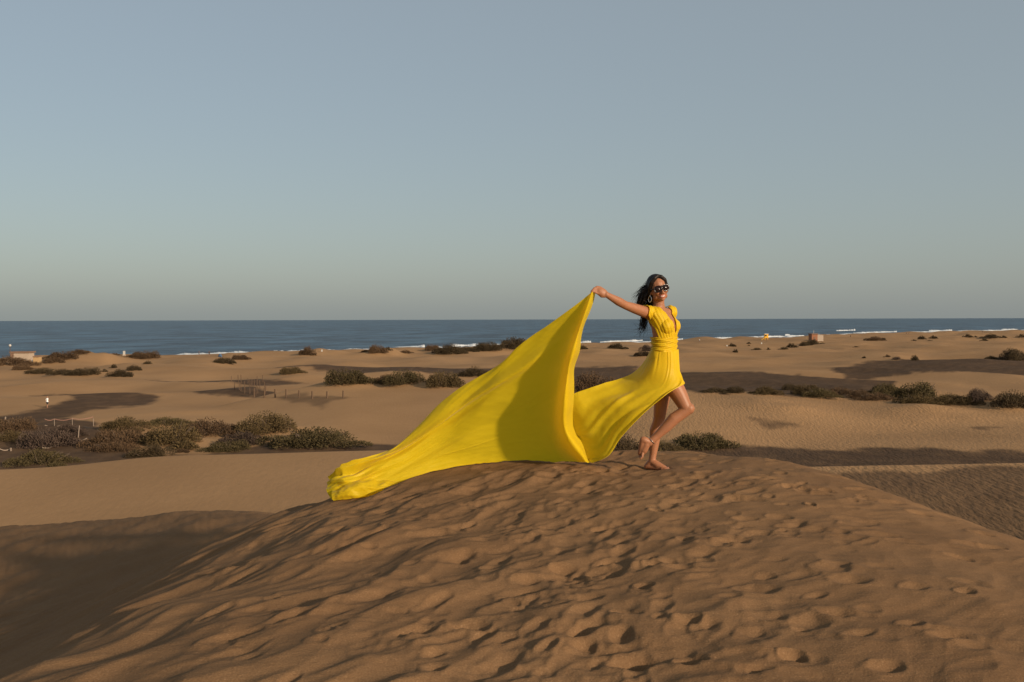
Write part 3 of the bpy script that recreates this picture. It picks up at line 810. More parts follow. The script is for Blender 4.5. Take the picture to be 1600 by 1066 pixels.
far_person(1420, 523, PM_d, 'right person of the couple by the far waterline', 2.6)
far_person(1535, 520.5, PM_d, 'lone person at the far waterline near the widest bush', 1.0)
far_person(1093, 534.5, PM_w, 'person in white at the waterline right of the woman', 1.0)

def at(p, dx, dy, dz): return (p.x + dx, p.y + dy, p.z + dz)
# pale hut, left edge
p = hit(31, 563); k = p.y / F
e = empty('beach_hut', p); wdt = 27 * k; ht = 12.5 * k
mb = MB(); mb.box(at(p, 0, 2, ht / 2 - 0.3), (wdt, 4, ht)); mb.build('wall', M_cream, e)
mb = MB(); mb.box(at(p, 0, 2, ht - 0.05), (wdt + .8, 4.8, .45)); mb.build('roof', M_roof, e)
mb = MB(); mb.box(at(p, -wdt * .44, -0.1, ht * .45), (1.0, .12, ht * .8)); mb.build('door', M_roof, e)
tag(e, 'pale plastered hut with brown flat roof at the left edge', 'hut')
p = hit(16, 566); k = p.y / F
e = empty('beach_lamp', p); mb = MB(); mb.tube([p, p + Vector((0, 0, 26 * k))], .09, 8); mb.build('pole', M_wood, e)
mb = MB(); mb.sph(p + Vector((0, 0, 26 * k)), .42); mb.build('globe', M_white, e, True)
tag(e, 'thin pole with a white ball on top beside the pale hut', 'lamp post')
p = hit(56, 567); k = p.y / F
e = empty('kiosk', p); mb = MB(); mb.box(at(p, 0, 1, 4.6 * k), (8.5 * k, 2.0, 9.2 * k)); mb.build('wall', M_tan, e)
mb = MB(); mb.box(at(p, 0, 1, 9.4 * k), (9.4 * k, 2.3, .3)); mb.build('roof', M_roof, e)
mb = MB(); mb.box(at(p, -6.2 * k, 1, .4), (3.2 * k, 1.2, .8)); mb.build('bench', M_white, e)
tag(e, 'small tan kiosk right of the pale hut on the hillock', 'kiosk')
p = hit(194, 556); k = p.y / F
e = empty('beach_pillar', p); mb = MB(); mb.box(at(p, 0, 0, 3.5 * k), (3.0 * k, .4, 7.6 * k)); mb.build('panel', M_white, e)
mb = MB(); mb.box(at(p, 0, 0, .1), (3.8 * k, .7, .4)); mb.build('base', M_cream, e)
tag(e, 'white upright sign pillar on the hillock left of the brown bush', 'sign')
p = hit(344, 558); k = p.y / F
e = empty('beach_tent', p); mb = MB()
R_ = 3.2 * k; apex = p + Vector((0, 0, 5.6 * k)); ring = []
V = [apex]; n = 10
for j, (fr, fz) in enumerate(((.55, .8), (.9, .4), (1.0, 0.0))):
    for q in range(n): V.append(p + Vector((math.cos(2 * math.pi * q / n) * R_ * fr, math.sin(2 * math.pi * q / n) * R_ * fr, 5.6 * k * fz - .05)))
Fc = [(0, 1 + q, 1 + (q + 1) % n) for q in range(n)]
for j in range(2):
    for q in range(n): Fc.append((1 + j * n + q, 1 + (j + 1) * n + q, 1 + (j + 1) * n + (q + 1) % n, 1 + j * n + (q + 1) % n))
mb.add(V, Fc); mb.build('canopy', M_blue, e, True)
mb = MB(); mb.box(at(p, R_ * .3, -R_ * .95, .9 * k), (1.2 * k, .1, 1.8 * k)); mb.build('entrance', M_black, e)
tag(e, 'dark blue dome tent on the beach beside a bush', 'tent')
p = hit(503, 551); k = p.y / F
e = empty('beach_sign', p); mb = MB(); mb.box(at(p, 0, 0, 3.0 * k), (2.2 * k, .08, 3.2 * k)); mb.build('panel', M_white, e)
mb = MB(); mb.tube([p, p + Vector((0, .09, 3.8 * k))], .06, 6); mb.build('pole', M_wood, e)
tag(e, 'small white sign on the sandy hillock left of the cloth', 'sign')
p = hit(1190, 539); k = p.y / F
e = empty('beach_sign', p); mb = MB(); mb.box(at(p, 0, 0, 2.4 * k), (1.8 * k, .08, 2.2 * k)); mb.build('panel', M_white, e)
mb = MB(); mb.tube([p, p + Vector((0, .09, 3.0 * k))], .06, 6); mb.build('pole', M_wood, e)
tag(e, 'small white sign on the sand below the yellow lifeguard tower', 'sign')
p = hit(1136, 542); k = p.y / F
e = empty('beach_sign', p); mb = MB(); mb.box(at(p, 0, 0, 1.6 * k), (2.0 * k, .15, 1.8 * k)); mb.build('panel', M_white, e)
mb = MB(); mb.tube([p, p + Vector((0, .12, 2.0 * k))], .06, 6); mb.build('pole', M_wood, e)
tag(e, 'low white board beside a tiny dark bush right of the woman', 'sign')
# yellow lifeguard tower
p = hit(1197, 531.5); k = p.y / F
e = empty('lifeguard_tower', p); w = 5.6 * k; cz = 6.6 * k
for sx in (-1, 1):
    for sy in (-1, 1):
        mb = MB(); mb.tube([p + Vector((sx * w * .42, sy * w * .42, -.2)), p + Vector((sx * w * .36, sy * w * .36, 3.8 * k))], .16, 6); mb.build('leg', M_yellowp, e)
mb = MB(); mb.box(at(p, 0, 0, 3.9 * k), (w * 1.25, w * 1.25, .25)); mb.build('platform', M_yellowp, e)
mb = MB(); mb.box(at(p, 0, 0, cz), (w, w, 5.0 * k)); mb.build('cabin', M_yellowp, e)
mb = MB(); mb.box(at(p, -w * .18, -w * .5 - .03, cz + .2 * k), (w * .5, .1, 2.4 * k)); mb.build('window', M_black, e)
mb = MB(); mb.box(at(p, 0, 0, cz + 2.8 * k), (w * 1.2, w * 1.2, .4)); mb.build('roof', M_white, e)
mb = MB(); mb.tube([p + Vector((-w * 1.5, -w * .8, 0)), p + Vector((-w * .4, -w * .5, 3.9 * k))], .12, 6); mb.build('ramp', M_yellowp, e)
tag(e, 'yellow lifeguard tower with dark window standing at the surf', 'lifeguard tower')
# brown hut on the right
p = hit(1272, 534); k = p.y / F
e = empty('beach_hut', p)
mb = MB(); mb.box(at(p, 1 * k, 3, 5.5 * k), (9 * k, 6, 11 * k)); mb.build('wall', M_rust, e)
mb = MB(); mb.box(at(p, 10 * k, 2.5, 4.8 * k), (9 * k, 5, 9.6 * k)); mb.build('annex', M_cream, e)
mb = MB(); mb.box(at(p, 1 * k, 3, 11.2 * k), (9.8 * k, 6.6, .5)); mb.build('roof', M_roof, e)
mb = MB(); mb.box(at(p, 1 * k, -.06, 4 * k), (2.4 * k, .12, 6 * k)); mb.build('door', M_roof, e)
mb = MB(); mb.tube([p + Vector((2 * k, 3, 11 * k)), p + Vector((2 * k, 3, 17 * k))], .1, 6); mb.build('flagpole', M_white, e)
tag(e, 'brown wooden beach hut with pale annex and thin flagpole', 'hut')
# ------------------------------------------------------------------ the woman
def skin_material():
    m, nt, N, L, b = mat('skin')
    tc = N.new('ShaderNodeNewGeometry'); no = N.new('ShaderNodeTexNoise'); no.inputs['Scale'].default_value = 14; no.inputs['Detail'].default_value = 5
    L.new(tc.outputs['Position'], no.inputs['Vector'])
    mx = N.new('ShaderNodeMix'); mx.data_type = 'RGBA'; mx.inputs['A'].default_value = (0.27, 0.112, 0.055, 1); mx.inputs['B'].default_value = (0.35, 0.15, 0.076, 1)
    L.new(no.outputs['Fac'], mx.inputs['Factor']); L.new(mx.outputs['Result'], b.inputs['Base Color'])
    b.inputs['Roughness'].default_value = 0.5; b.inputs['Specular IOR Level'].default_value = 0.35
    b.inputs['Subsurface Weight'].default_value = 0.08; b.inputs['Subsurface Radius'].default_value = (0.02, 0.007, 0.003)
    return m
M_skin = skin_material()
M_lip = simple('lips', (0.36, 0.09, 0.07), 0.4, 0.1)
M_teeth = simple('teeth', (0.55, 0.48, 0.42), 0.4, 0.05)
M_eye = simple('eye', (0.3, 0.22, 0.18), 0.2, 0.3, 60)
M_nail = simple('nail_polish', (0.25, 0.03, 0.04), 0.2, 0.1)
M_hair = simple('dark_hair', (0.012, 0.007, 0.005), 0.5, 0.5, 40.0, spec=0.25)
M_silver = simple('silver', (0.75, 0.72, 0.68), 0.25, 0.08, 30, metallic=1.0)
M_frame = simple('sunglass_frame', (0.015, 0.010, 0.010), 0.2, 0.2, spec=0.5)
M_lens = simple('sunglass_lens', (0.020, 0.010, 0.009), 0.12, 0.2, spec=0.3)

def cloth_material():
    m, nt, N, L, b = mat('yellow_satin')
    geo = N.new('ShaderNodeNewGeometry')
    no = N.new('ShaderNodeTexNoise'); no.inputs['Scale'].default_value = 5.0; no.inputs['Detail'].default_value = 4
    L.new(geo.outputs['Position'], no.inputs['Vector'])
    mx = N.new('ShaderNodeMix'); mx.data_type = 'RGBA'; mx.inputs['A'].default_value = (0.80, 0.56, 0.010, 1); mx.inputs['B'].default_value = (0.85, 0.62, 0.020, 1)
    L.new(no.outputs['Fac'], mx.inputs['Factor']); L.new(mx.outputs['Result'], b.inputs['Base Color'])
    b.inputs['Roughness'].default_value = 0.48; b.inputs['Specular IOR Level'].default_value = 0.25
    b.inputs['Sheen Weight'].default_value = 0.15; b.inputs['Sheen Roughness'].default_value = 0.4
    mp = N.new('ShaderNodeMapping'); mp.inputs['Rotation'].default_value = (0, math.radians(35), 0); mp.inputs['Scale'].default_value = (0.35, 1.0, 1.6)
    L.new(geo.outputs['Position'], mp.inputs['Vector'])
    w = N.new('ShaderNodeTexNoise'); w.inputs['Scale'].default_value = 11.0; w.inputs['Detail'].default_value = 5
    L.new(mp.outputs[0], w.inputs['Vector'])
    bp = N.new('ShaderNodeBump'); bp.inputs['Strength'].default_value = 0.35; bp.inputs['Distance'].default_value = 0.014
    L.new(w.outputs['Fac'], bp.inputs['Height']); L.new(bp.outputs[0], b.inputs['Normal'])
    tr = N.new('ShaderNodeBsdfTranslucent'); tr.inputs['Color'].default_value = (0.86, 0.63, 0.018, 1)
    ms = N.new('ShaderNodeMixShader'); ms.inputs['Fac'].default_value = 0.48
    out = N['Material Output'] if 'Material Output' in N else N.new('ShaderNodeOutputMaterial')
    L.new(b.outputs[0], ms.inputs[1]); L.new(tr.outputs[0], ms.inputs[2]); L.new(ms.outputs[0], out.inputs['Surface'])
    return m
M_cloth = cloth_material()

foot = P(1018, 734, 8.55); foot.z = float(near_height(np.array([foot.x]), np.array([foot.y]))[0])
foot.z += 0.008
woman = empty('person', foot)
tag(woman, 'woman in yellow gown and sunglasses standing on one leg on the dune crest', 'person')

mb = MB()
tf = Vector((0.83, -0.55, 0)).normalized(); tl = Vector((0.55, 0.83, 0)).normalized(); up = Vector((0, 0, 1))
def ringloft(mb, rings, n=26):
    V = []; Fc = []
    for c, rl, rf in rings:
        for k in range(n):
            a = 2 * math.pi * k / n
            V.append(c + tl * (rl * math.cos(a)) + tf * (rf * math.sin(a)))
    for i in range(len(rings) - 1):
        for k in range(n):
            k2 = (k + 1) % n; Fc.append((i * n + k, i * n + k2, (i + 1) * n + k2, (i + 1) * n + k))
    Fc.append(tuple(range(n - 1, -1, -1))); m = (len(rings) - 1) * n; Fc.append(tuple(m + k for k in range(n)))
    mb.add(V, Fc)
YB = 8.50
rings = [(P(1036, 597, YB), .10, .07), (P(1035, 588, YB), .15, .10), (P(1035, 578, YB), .165, .112), (P(1036, 566, YB), .155, .106), (P(1037, 554, YB), .13, .092),
         (P(1038, 543, YB), .112, .084), (P(1038, 532, YB), .114, .088), (P(1038, 520, YB), .125, .096), (P(1037, 509, YB), .135, .100), (P(1034, 498, YB), .148, .092),
         (P(1031, 490, YB), .15, .075), (P(1030, 485, YB), .125, .062), (P(1029, 481, YB), .07, .054), (P(1029, 476, YB), .050, .050), (P(1029, 468, YB), .047, .048)]
ringloft(mb, rings)
cb = P(1036, 510, YB)
for s in (-1, 1):
    mb.ell(cb + tf * .060 + tl * (s * .066), (tl * .060, tf * .050, up * .060))
    mb.ell(P(1035, 582, YB) - tf * .042 + tl * (s * .072), (tl * .080, tf * .078, up * .090))
# arms
shR = P(1008, 488, 8.38); elR = P(977, 477, 8.23); wrR = P(947.5, 460.5, 8.10)
mb.limb([P(1019, 490, 8.44), shR, shR.lerp(elR, .55), elR, elR.lerp(wrR, .35), wrR], [.05, .049, .043, .035, .037, .023])
shL = P(1048, 488, 8.62); elL = P(1041, 530, 8.70); wrL = P(1043, 568, 8.66)
mb.limb([P(1040, 490, 8.56), shL, shL.lerp(elL, .55), elL, elL.lerp(wrL, .35), wrL], [.05, .048, .042, .035, .036, .023])
# right hand gripping the cloth corner
kn = P(936, 453.5, 8.09)
dirh = (kn - wrR).normalized(); side = dirh.cross(Vector((0.1, -0.9, 0.3))).normalized(); nrm = side.cross(dirh).normalized()
mb.ell(wrR.lerp(kn, .55), (dirh * .052, side * .037, nrm * .018))
for k, (o_, ln) in enumerate(((-.030, .066), (-.010, .074), (.010, .070), (.028, .056))):
    b0 = wrR.lerp(kn, .88) + side * o_
    p1 = b0 + dirh * ln * .42 - Vector((0, 0, .004)); p2 = p1 + (dirh * .95 - Vector((0, 0, .22 + .08 * k))).normalized() * ln * .36
    p3 = p2 + (dirh * .55 - Vector((0, 0, .75))).normalized() * ln * .30
    mb.limb([b0, p1, p2, p3], [.0095, .009, .0085, .0075], 8)
tb = wrR.lerp(kn, .25) - Vector((0, 0, .024)); 
mb.limb([tb, tb + dirh * .03 - Vector((0, 0, .016)), tb + dirh * .062 - Vector((0, 0, .012))], [.012, .0105, .009], 8)
# left hand resting on the far hip
dl = Vector((-.12, -.05, -1)).normalized(); sl = dl.cross(tl).normalized()
mb.ell(wrL + dl * .045, (dl * .05, sl * .037, tl * .017))
for k, (o_, ln) in enumerate(((-.028, .06), (-.010, .07), (.010, .066), (.026, .052))):
    b0 = wrL + dl * .085 + sl * o_
    mb.limb([b0, b0 + dl * ln * .5, b0 + (dl - tl * .35).normalized() * ln], [.009, .0085, .0075], 8)
mb.limb([wrL + dl * .03 + sl * .03, wrL + dl * .06 + sl * .05, wrL + dl * .09 + sl * .052], [.011, .010, .009], 8)
# legs
hR = P(1036, 578, 8.44); kR = P(1074.5, 638.5, 8.36); aR = P(1015, 691.5, 8.36)
mb.limb([hR, hR.lerp(kR, .3), hR.lerp(kR, .65), kR - Vector((.012, 0, 0))], [.098, .092, .072, .054], 18)
kR2 = kR + Vector((0.0, -.004, -.005))
cu = (aR - kR).normalized(); back = Vector((-0.45, 0, 0.55)).normalized()
mb.sph(kR + Vector((.008, -.004, .0)), .051)
mb.limb([kR2, kR.lerp(aR, .18) + Vector((-.003, 0, .002)), kR.lerp(aR, .34) + Vector((-.008, 0, .010)), kR.lerp(aR, .55) + Vector((-.002, 0, .004)), kR.lerp(aR, .82), aR], [.049, .050, .053, .046, .033, .031], 18)
# raised right foot, toes down
heel = P(1004.5, 687, 8.35); ball = P(1000.5, 708, 8.38); toe = P(1001, 716, 8.40)
mb.limb([aR, heel + Vector((.012, 0, -.004))], [.032, .030]); mb.sph(heel + Vector((.008, 0, 0)), .027)
mb.limb([P(1010, 694, 8.36), P(1006, 703, 8.37), ball + Vector((.012, 0, 0))], [.034, .034, .026])
mb.limb([heel, ball], [.026, .024])
for k in range(5):
    o_ = (k - 2) * .0165
    b0 = ball + Vector((.014, o_, -.006)); mb.limb([b0, b0 + Vector((-.002, o_ * .15, -.022 - .004 * (k == 1))), b0 + Vector((-.016, o_ * .15, -.036 + .003 * k))], [.0115, .0105, .0095], 8)
# standing left leg
hL = P(1040, 580, 8.60); kL = P(1030.5, 651, 8.58); aL = P(1018.5, 719.5, 8.56)
aL.z = foot.z + .075
mb.limb([hL, hL.lerp(kL, .3), hL.lerp(kL, .7), kL], [.095, .086, .064, .052], 18)
mb.limb([kL, kL.lerp(aL, .15) + Vector((-.004, 0, 0)), kL.lerp(aL, .32) + Vector((-.014, 0, 0)), kL.lerp(aL, .55) + Vector((-.006, 0, 0)), kL.lerp(aL, .85), aL], [.049, .049, .052, .044, .031, .030], 18)
fg = foot.z + .004
fdir = Vector((.86, -.5, 0)).normalized(); fs = Vector((.5, .86, 0))
hl = Vector((aL.x, aL.y, fg + .026)) - fdir * .045
mb.limb([aL, hl], [.03, .027]); mb.limb([aL, Vector((aL.x, aL.y, fg + .04)) + fdir * .055, Vector((aL.x, aL.y, fg + .022)) + fdir * .115], [.031, .033, .022])
mb.limb([hl, Vector((aL.x, aL.y, fg + .018)) + fdir * .11], [.026, .026])
for k in range(5):
    o_ = (k - 2) * .0175
    b0 = Vector((aL.x, aL.y, fg + .014)) + fdir * (.115 - abs(o_) * .3) + fs * o_
    mb.limb([b0, b0 + fdir * .03 + Vector((0, 0, .004)), b0 + fdir * (.055 - .006 * k) - Vector((0, 0, .003))], [.0125, .0115, .010], 8)
# head
hu = Vector((-.20, 0.03, .98)).normalized(); hf = Vector((.22, -.975, -.02)); hf = (hf - hu * hf.dot(hu)).normalized(); hl_ = hu.cross(hf).normalized()   # her left
Hc = P(1027.5, 450, 8.46)
def HP(l, f, u): return Hc + hl_ * l + hf * f + hu * u
mb.ell(HP(0, -.012, .022), (hl_ * .074, hf * .094, hu * .088))
mb.ell(HP(0, .018, -.030), (hl_ * .063, hf * .072, hu * .088))
mb.ell(HP(0, .040, -.085), (hl_ * .040, hf * .042, hu * .033))
mb.ell(HP(0, .064, -.104), (hl_ * .020, hf * .018, hu * .015))
for s in (-1, 1):
    mb.ell(HP(s * .036, .060, -.042), (hl_ * .024, hf * .026, hu * .022))
    mb.ell(HP(s * .046, .018, -.075), (hl_ * .016, hf * .036, hu * .026))
    mb.ell(HP(s * .073, -.008, -.024), (hl_ * .010, hf * .020, hu * .031))
    mb.ell(HP(s * .030, .073, -.012), (hl_ * .015, hf * .013, hu * .010))
    mb.ell(HP(s * .010, .094, -.056), (hl_ * .009, hf * .010, hu * .007))
mb.limb([HP(0, .083, -.004), HP(0, .094, -.030), HP(0, .104, -.050)], [.009, .010, .0115], 10)
mb.ell(HP(0, .080, -.073), (hl_ * .025, hf * .010, hu * .007)); mb.ell(HP(0, .078, -.087), (hl_ * .021, hf * .010, hu * .008))
mb.limb([HP(0, -.028, -.07), P(1029, 478, 8.49), P(1030, 488, 8.50)], [.050, .048, .056])
body_me = mb.remesh(0.0050, 3, 0.5)
for m in (M_skin, M_lip, M_teeth, M_eye, M_nail): body_me.materials.append(m)
mi = np.zeros(len(body_me.polygons), dtype=np.int32)
for p in body_me.polygons:
    c = p.center
    if (c - Hc).length < .16:
        d = c - Hc; l, f, u = d.dot(hl_), d.dot(hf), d.dot(hu)
        if f > .06:
            curve = -.080 + 9.0 * l * l
            if abs(l) < .020 and abs(u - curve) < .0036: mi[p.index] = 2
            elif abs(l) < .027 and abs(u - curve) < .0105: mi[p.index] = 1
            elif abs(abs(l) - .030) < .013 and abs(u + .012) < .006: mi[p.index] = 3
    elif (c - toe).length < .05 and c.z < toe.z + .004: mi[p.index] = 4
body_me.polygons.foreach_set('material_index', mi)
body = link_mesh('body', body_me, None, woman, True)

# garment pieces that follow the body
bco = np.zeros(len(body_me.vertices) * 3); body_me.vertices.foreach_get('co', bco); bco = bco.reshape(-1, 3)
bno = np.zeros(len(body_me.vertices) * 3); body_me.vertices.foreach_get('normal', bno); bno = bno.reshape(-1, 3)
bfa = np.zeros(len(body_me.loops), dtype=np.int32); body_me.loops.foreach_get('vertex_index', bfa); bfa = bfa.reshape(-1, 4)
def to_px(V):
    c = V @ CRn            # camera coordinates
    return 800 + F * c[:, 0] / -c[:, 2], 533 - F * c[:, 1] / -c[:, 2]
def shell(name, mask, off, parent, smooth_it=2):
    keep = mask[bfa].all(1)
    fq = bfa[keep]; ids = np.unique(fq); remap = -np.ones(len(bco), int); remap[ids] = np.arange(len(ids))
    V = bco[ids] + bno[ids] * off[ids][:, None]
    me = mesh_np(name, V, remap[fq])
    o = link_mesh(name, me, M_cloth, parent, True)
    m = o.modifiers.new('smooth', 'SMOOTH'); m.iterations = smooth_it; m.factor = 0.4
    m = o.modifiers.new('thick', 'SOLIDIFY'); m.thickness = 0.003; m.offset = 1
    return o
zpx = lambda y, Y=8.5: P(1035, y, Y).z
ct = np.array([*P(1034, 510, YB)])
rel = bco - ct; lat = rel @ np.array(tl); fw = rel @ np.array(tf); zz = bco[:, 2]
z478, z517, z531, z547, z603 = zpx(478), zpx(518), zpx(531), zpx(548), zpx(603)
# neckline and arm holes as lines on the body
yv = np.interp(zz, [zpx(530), zpx(476)], [530, 476])                 # height expressed along the torso
xe = np.interp(yv, [476, 480, 492, 500, 515, 530], [P(1003,0,1).x, P(1000,0,1).x, P(1007,0,1).x, P(1014,0,1).x, P(1023,0,1).x, P(1028,0,1).x]) * YB
neck_w = np.interp(yv, [474, 482, 521], [.098, .086, 0.0])
torso = (np.abs(lat) < .235) & (lat < .158) & (zz < zpx(477.5)) & (zz > zpx(534))
isV = (fw > -.01) & (np.abs(lat - .004) < neck_w)
front = (bco[:, 0] > xe)
arm_ok = ((bco - np.array(shR)) @ np.array((elR - shR).normalized())) < .014
inner_neck = (np.hypot(bco[:, 0] - P(1030, 480, 8.49).x, bco[:, 1] - 8.49) < .062) & (zz > zpx(484))
hairy = (np.linalg.norm(bco - np.array(Hc), axis=1) < .125)
wL = np.array(wrL); armL = (np.linalg.norm(np.cross(bco - np.array(shL), np.array((elL - shL).normalized())), axis=1) < .055) & (zz < shL.z - .05) & (((bco - np.array(shL)) @ np.array(tl)) > -.02)
foreL = (((bco - np.array(cb)) @ np.array(tl)) > .135) & (zz < zpx(500))
mask = torso & front & ~isV & arm_ok & ~inner_neck & ~hairy & ~foreL
pleat = np.sin((bco[:, 0] - xe) / (.02 + .30 * np.clip((P(1060, 0, 1).x * YB - xe), .05, 1)) * 22.0)
off = .011 + .0026 * pleat
dress = shell('dress', mask, off, woman, 3)
dress['label'] = 'pleated yellow bodice with deep neckline'
wb = (zz < zpx(526)) & (zz > zpx(549)) & ~foreL & (np.abs(lat) < .17)
offw = .015 + .005 * np.sin((zz - 0.25 * lat) * 330.0) + .004 * np.sin(zz * 140 + fw * 30)
shell('waistband', wb, offw, dress, 1)
legcut = zz > np.interp(bco[:, 0], [P(1005,0,1).x * YB, P(1040,0,1).x * YB, P(1066,0,1).x * YB], [zpx(612), zpx(610), zpx(599)])
hipm = (zz < zpx(546)) & legcut & ~(foreL & (((bco - np.array(P(1036,578,YB))) @ np.array(tl)) > .172))
shell('skirt_wrap', hipm, .014 + .004 * np.sin(lat * 90 + fw * 60), dress, 2)

# flying skirt and train: control nets, smoothly interpolated
def catmull(Pn, n):
    Pn = np.asarray(Pn, float); m = len(Pn)
    ext = np.concatenate([[2 * Pn[0] - Pn[1]], Pn, [2 * Pn[-1] - Pn[-2]]])
    t = np.linspace(0, m - 1, n); i = np.minimum(t.astype(int), m - 2); u = (t - i).reshape((-1,) + (1,) * (Pn.ndim - 1))
    p0, p1, p2, p3 = ext[i], ext[i + 1], ext[i + 2], ext[i + 3]
    return 0.5 * (2 * p1 + (p2 - p0) * u + (2 * p0 - 5 * p1 + 4 * p2 - p3) * u * u + (3 * p1 - p0 - 3 * p2 + p3) * u ** 3)
def net(ctrl, nu, nv):
    C = np.array([[list(P(*c)) for c in colm] for colm in ctrl])     # cols x rows x 3
    A = catmull(C, nu); A = catmull(A.transpose(1, 0, 2), nv).transpose(1, 0, 2)
    return A                                                        # nu x nv x 3
def grid_normals(A):
    du = np.gradient(A, axis=0); dv = np.gradient(A, axis=1)
    n = np.cross(du, dv); n /= np.linalg.norm(n, axis=2, keepdims=True) + 1e-9
    s = np.sign((n * -A).sum(2, keepdims=True)); 
    return n * np.where(np.median(s) >= 0, 1, -1)
def cloth(name, A, parent):
    nu, nv = A.shape[:2]
    me = mesh_np(name, A.reshape(-1, 3), grid_quads(nu, nv))
    o = link_mesh(name, me, M_cloth, parent, True)
    return o
train_ctrl = [
 [(931,454,8.16),(911,520,8.28),(900,572,8.38),(895,622,8.46),(900,672,8.55),(924,722,8.60)],
 [(926,456,8.06),(903,523,8.12),(889,575,8.17),(882,630,8.24),(884,676,8.34),(914,723,8.50)],
 [(918,462,8.09),(890,533,8.24),(872,592,8.36),(863,642,8.48),(863,687,8.62),(878,722,8.74)],
 [(890,484,8.16),(858,552,8.38),(838,607,8.52),(828,652,8.66),(826,690,8.77),(838,726,8.84)],
 [(850,516,8.27),(815,580,8.49),(793,632,8.65),(782,668,8.76),(780,702,8.83),(786,731,8.86)],
 [(800,554,8.40),(765,610,8.60),(745,652,8.73),(733,687,8.81),(730,716,8.85),(732,739,8.84)],
 [(750,590,8.58),(718,640,8.73),(702,676,8.81),(692,702,8.84),(688,726,8.84),(688,745,8.80)],
 [(700,627,8.68),(680,665,8.78),(665,695,8.82),(655,719,8.82),(650,739,8.80),(646,756,8.75)],
 [(655,667,8.76),(640,693,8.80),(628,716,8.80),(618,736,8.78),(612,752,8.75),(606,768,8.72)],
 [(610,698,8.80),(600,714,8.78),(590,731,8.76),(582,748,8.74),(575,764,8.70),(570,779,8.66)],
 [(562,719,8.80),(555,731,8.74),(550,746,8.70),(546,760,8.68),(543,772,8.66),(541,786,8.63)],
 [(538,731,8.84),(531,741,8.77),(527,752,8.71),(527,763,8.68),(529,775,8.65),(536,787,8.62)],
 [(523,740,8.90),(516,749,8.84),(513,758,8.77),(512,767,8.72),(515,777,8.68),(524,787,8.63)]]
A = net(train_ctrl, 300, 150)
n = grid_normals(A)
U, Vv = np.meshgrid(np.linspace(0, 1, 300), np.linspace(0, 1, 150), indexing='ij')
ang = Vv                                                            # lines of constant v run from the hand to the tail
tailw = sstep(.62, .95, U); headw = 1 - sstep(.0, .25, U)
d = 0.040 * np.exp(-((Vv - (.15 + .05 * U)) / .035) ** 2) * sstep(.15, .4, U)            # rolled ridge below the upper edge
d += -0.07 * np.clip(1 - Vv / (.14 + .05 * U), 0, 1) ** 1.3 * sstep(.2, .45, U) * (1 - sstep(.72, .85, U))   # the edge falls back behind it
d += -0.020 * np.exp(-((Vv - (.23 + .06 * U)) / .04) ** 2) * sstep(.2, .45, U)
fl = fbm(U * 2.0, Vv * 1.6, 2, 7)
d += 0.008 * np.sin(Vv * 24 + 2.0 * fl) * (0.25 + .9 * headw)
d += 0.011 * np.sin(Vv * 9 - U * 9 + 2.5 * fl) * sstep(.1, .4, U) + 0.008 * np.sin(Vv * 19 + U * 2 + 3.0 * fl) * sstep(.12, .3, U)
d += 0.005 * fbm(U * 6 + 2, Vv * 4, 3, 15) + 0.012 * fbm(U * 2.4, Vv * 1.3, 2, 16) * sstep(0.05, .3, U)
d += 0.006 * np.exp(-((Vv - (.67 + .10 * np.abs(U - .5))) / .006) ** 2) * sstep(.3, .36, U) * (1 - sstep(.62, .66, U))     # hem seam
rg = lambda a, b, sd: 1 - 2.2 * np.abs(perlin(a, b, sd))
tw = tailw * (1 - .85 * sstep(.86, .98, U))
d += tw * (0.040 * rg(U * 5 + Vv * 1.5, Vv * 5.5 - U * 4, 27) + .020 * rg(U * 12, Vv * 7 - U * 8, 28) + .030 * fbm(U * 6, Vv * 2, 2, 29))
d += 0.0035 * rg(U * 9 + Vv * 2, Vv * 16 + 2 * fl, 33) * sstep(.1, .3, U) + 0.004 * rg(U * 22, Vv * 4 + U * 6, 34) * np.exp(-((1 - Vv) / .18) ** 2)
A = A + n * d[:, :, None]
# rest the train on the sand
gz = near_height(A[:, :, 0].ravel(), A[:, :, 1].ravel()).reshape(A.shape[:2])
bw = np.exp(-((1 - Vv) / .06)) * sstep(.16, .24, U)
A[:, :, 2] = A[:, :, 2] * (1 - bw) + np.maximum(gz + .012, A[:, :, 2] - .12) * bw
A[:, :, 2] = np.maximum(A[:, :, 2], gz + .008)
cloth('train', A, dress)
fold_ctrl = [
 [(520,768,8.66),(519,774,8.60),(520,780,8.58),(524,787,8.60)],
 [(544,756,8.64),(544,764,8.56),(545,773,8.54),(550,784,8.57)],
 [(575,750,8.66),(575,758,8.58),(576,766,8.56),(580,777,8.58)],
 [(605,752,8.70),(606,757,8.64),(608,762,8.62),(610,769,8.63)],
 [(642,750,8.78),(643,752,8.75),(644,755,8.73),(646,758,8.72)]]
Fd = net(fold_ctrl, 70, 30)
U, Vv = np.meshgrid(np.linspace(0, 1, 70), np.linspace(0, 1, 30), indexing='ij')
Fd = Fd + grid_normals(Fd) * (0.010 * rg(U * 4, Vv * 3 + U, 51) + .006 * fbm(U * 9, Vv * 3, 2, 52))[:, :, None]
gz = near_height(Fd[:, :, 0].ravel(), Fd[:, :, 1].ravel()).reshape(Fd.shape[:2])
Fd[:, :, 2] = np.maximum(Fd[:, :, 2], gz + .006)
cloth('train_fold', Fd, dress)
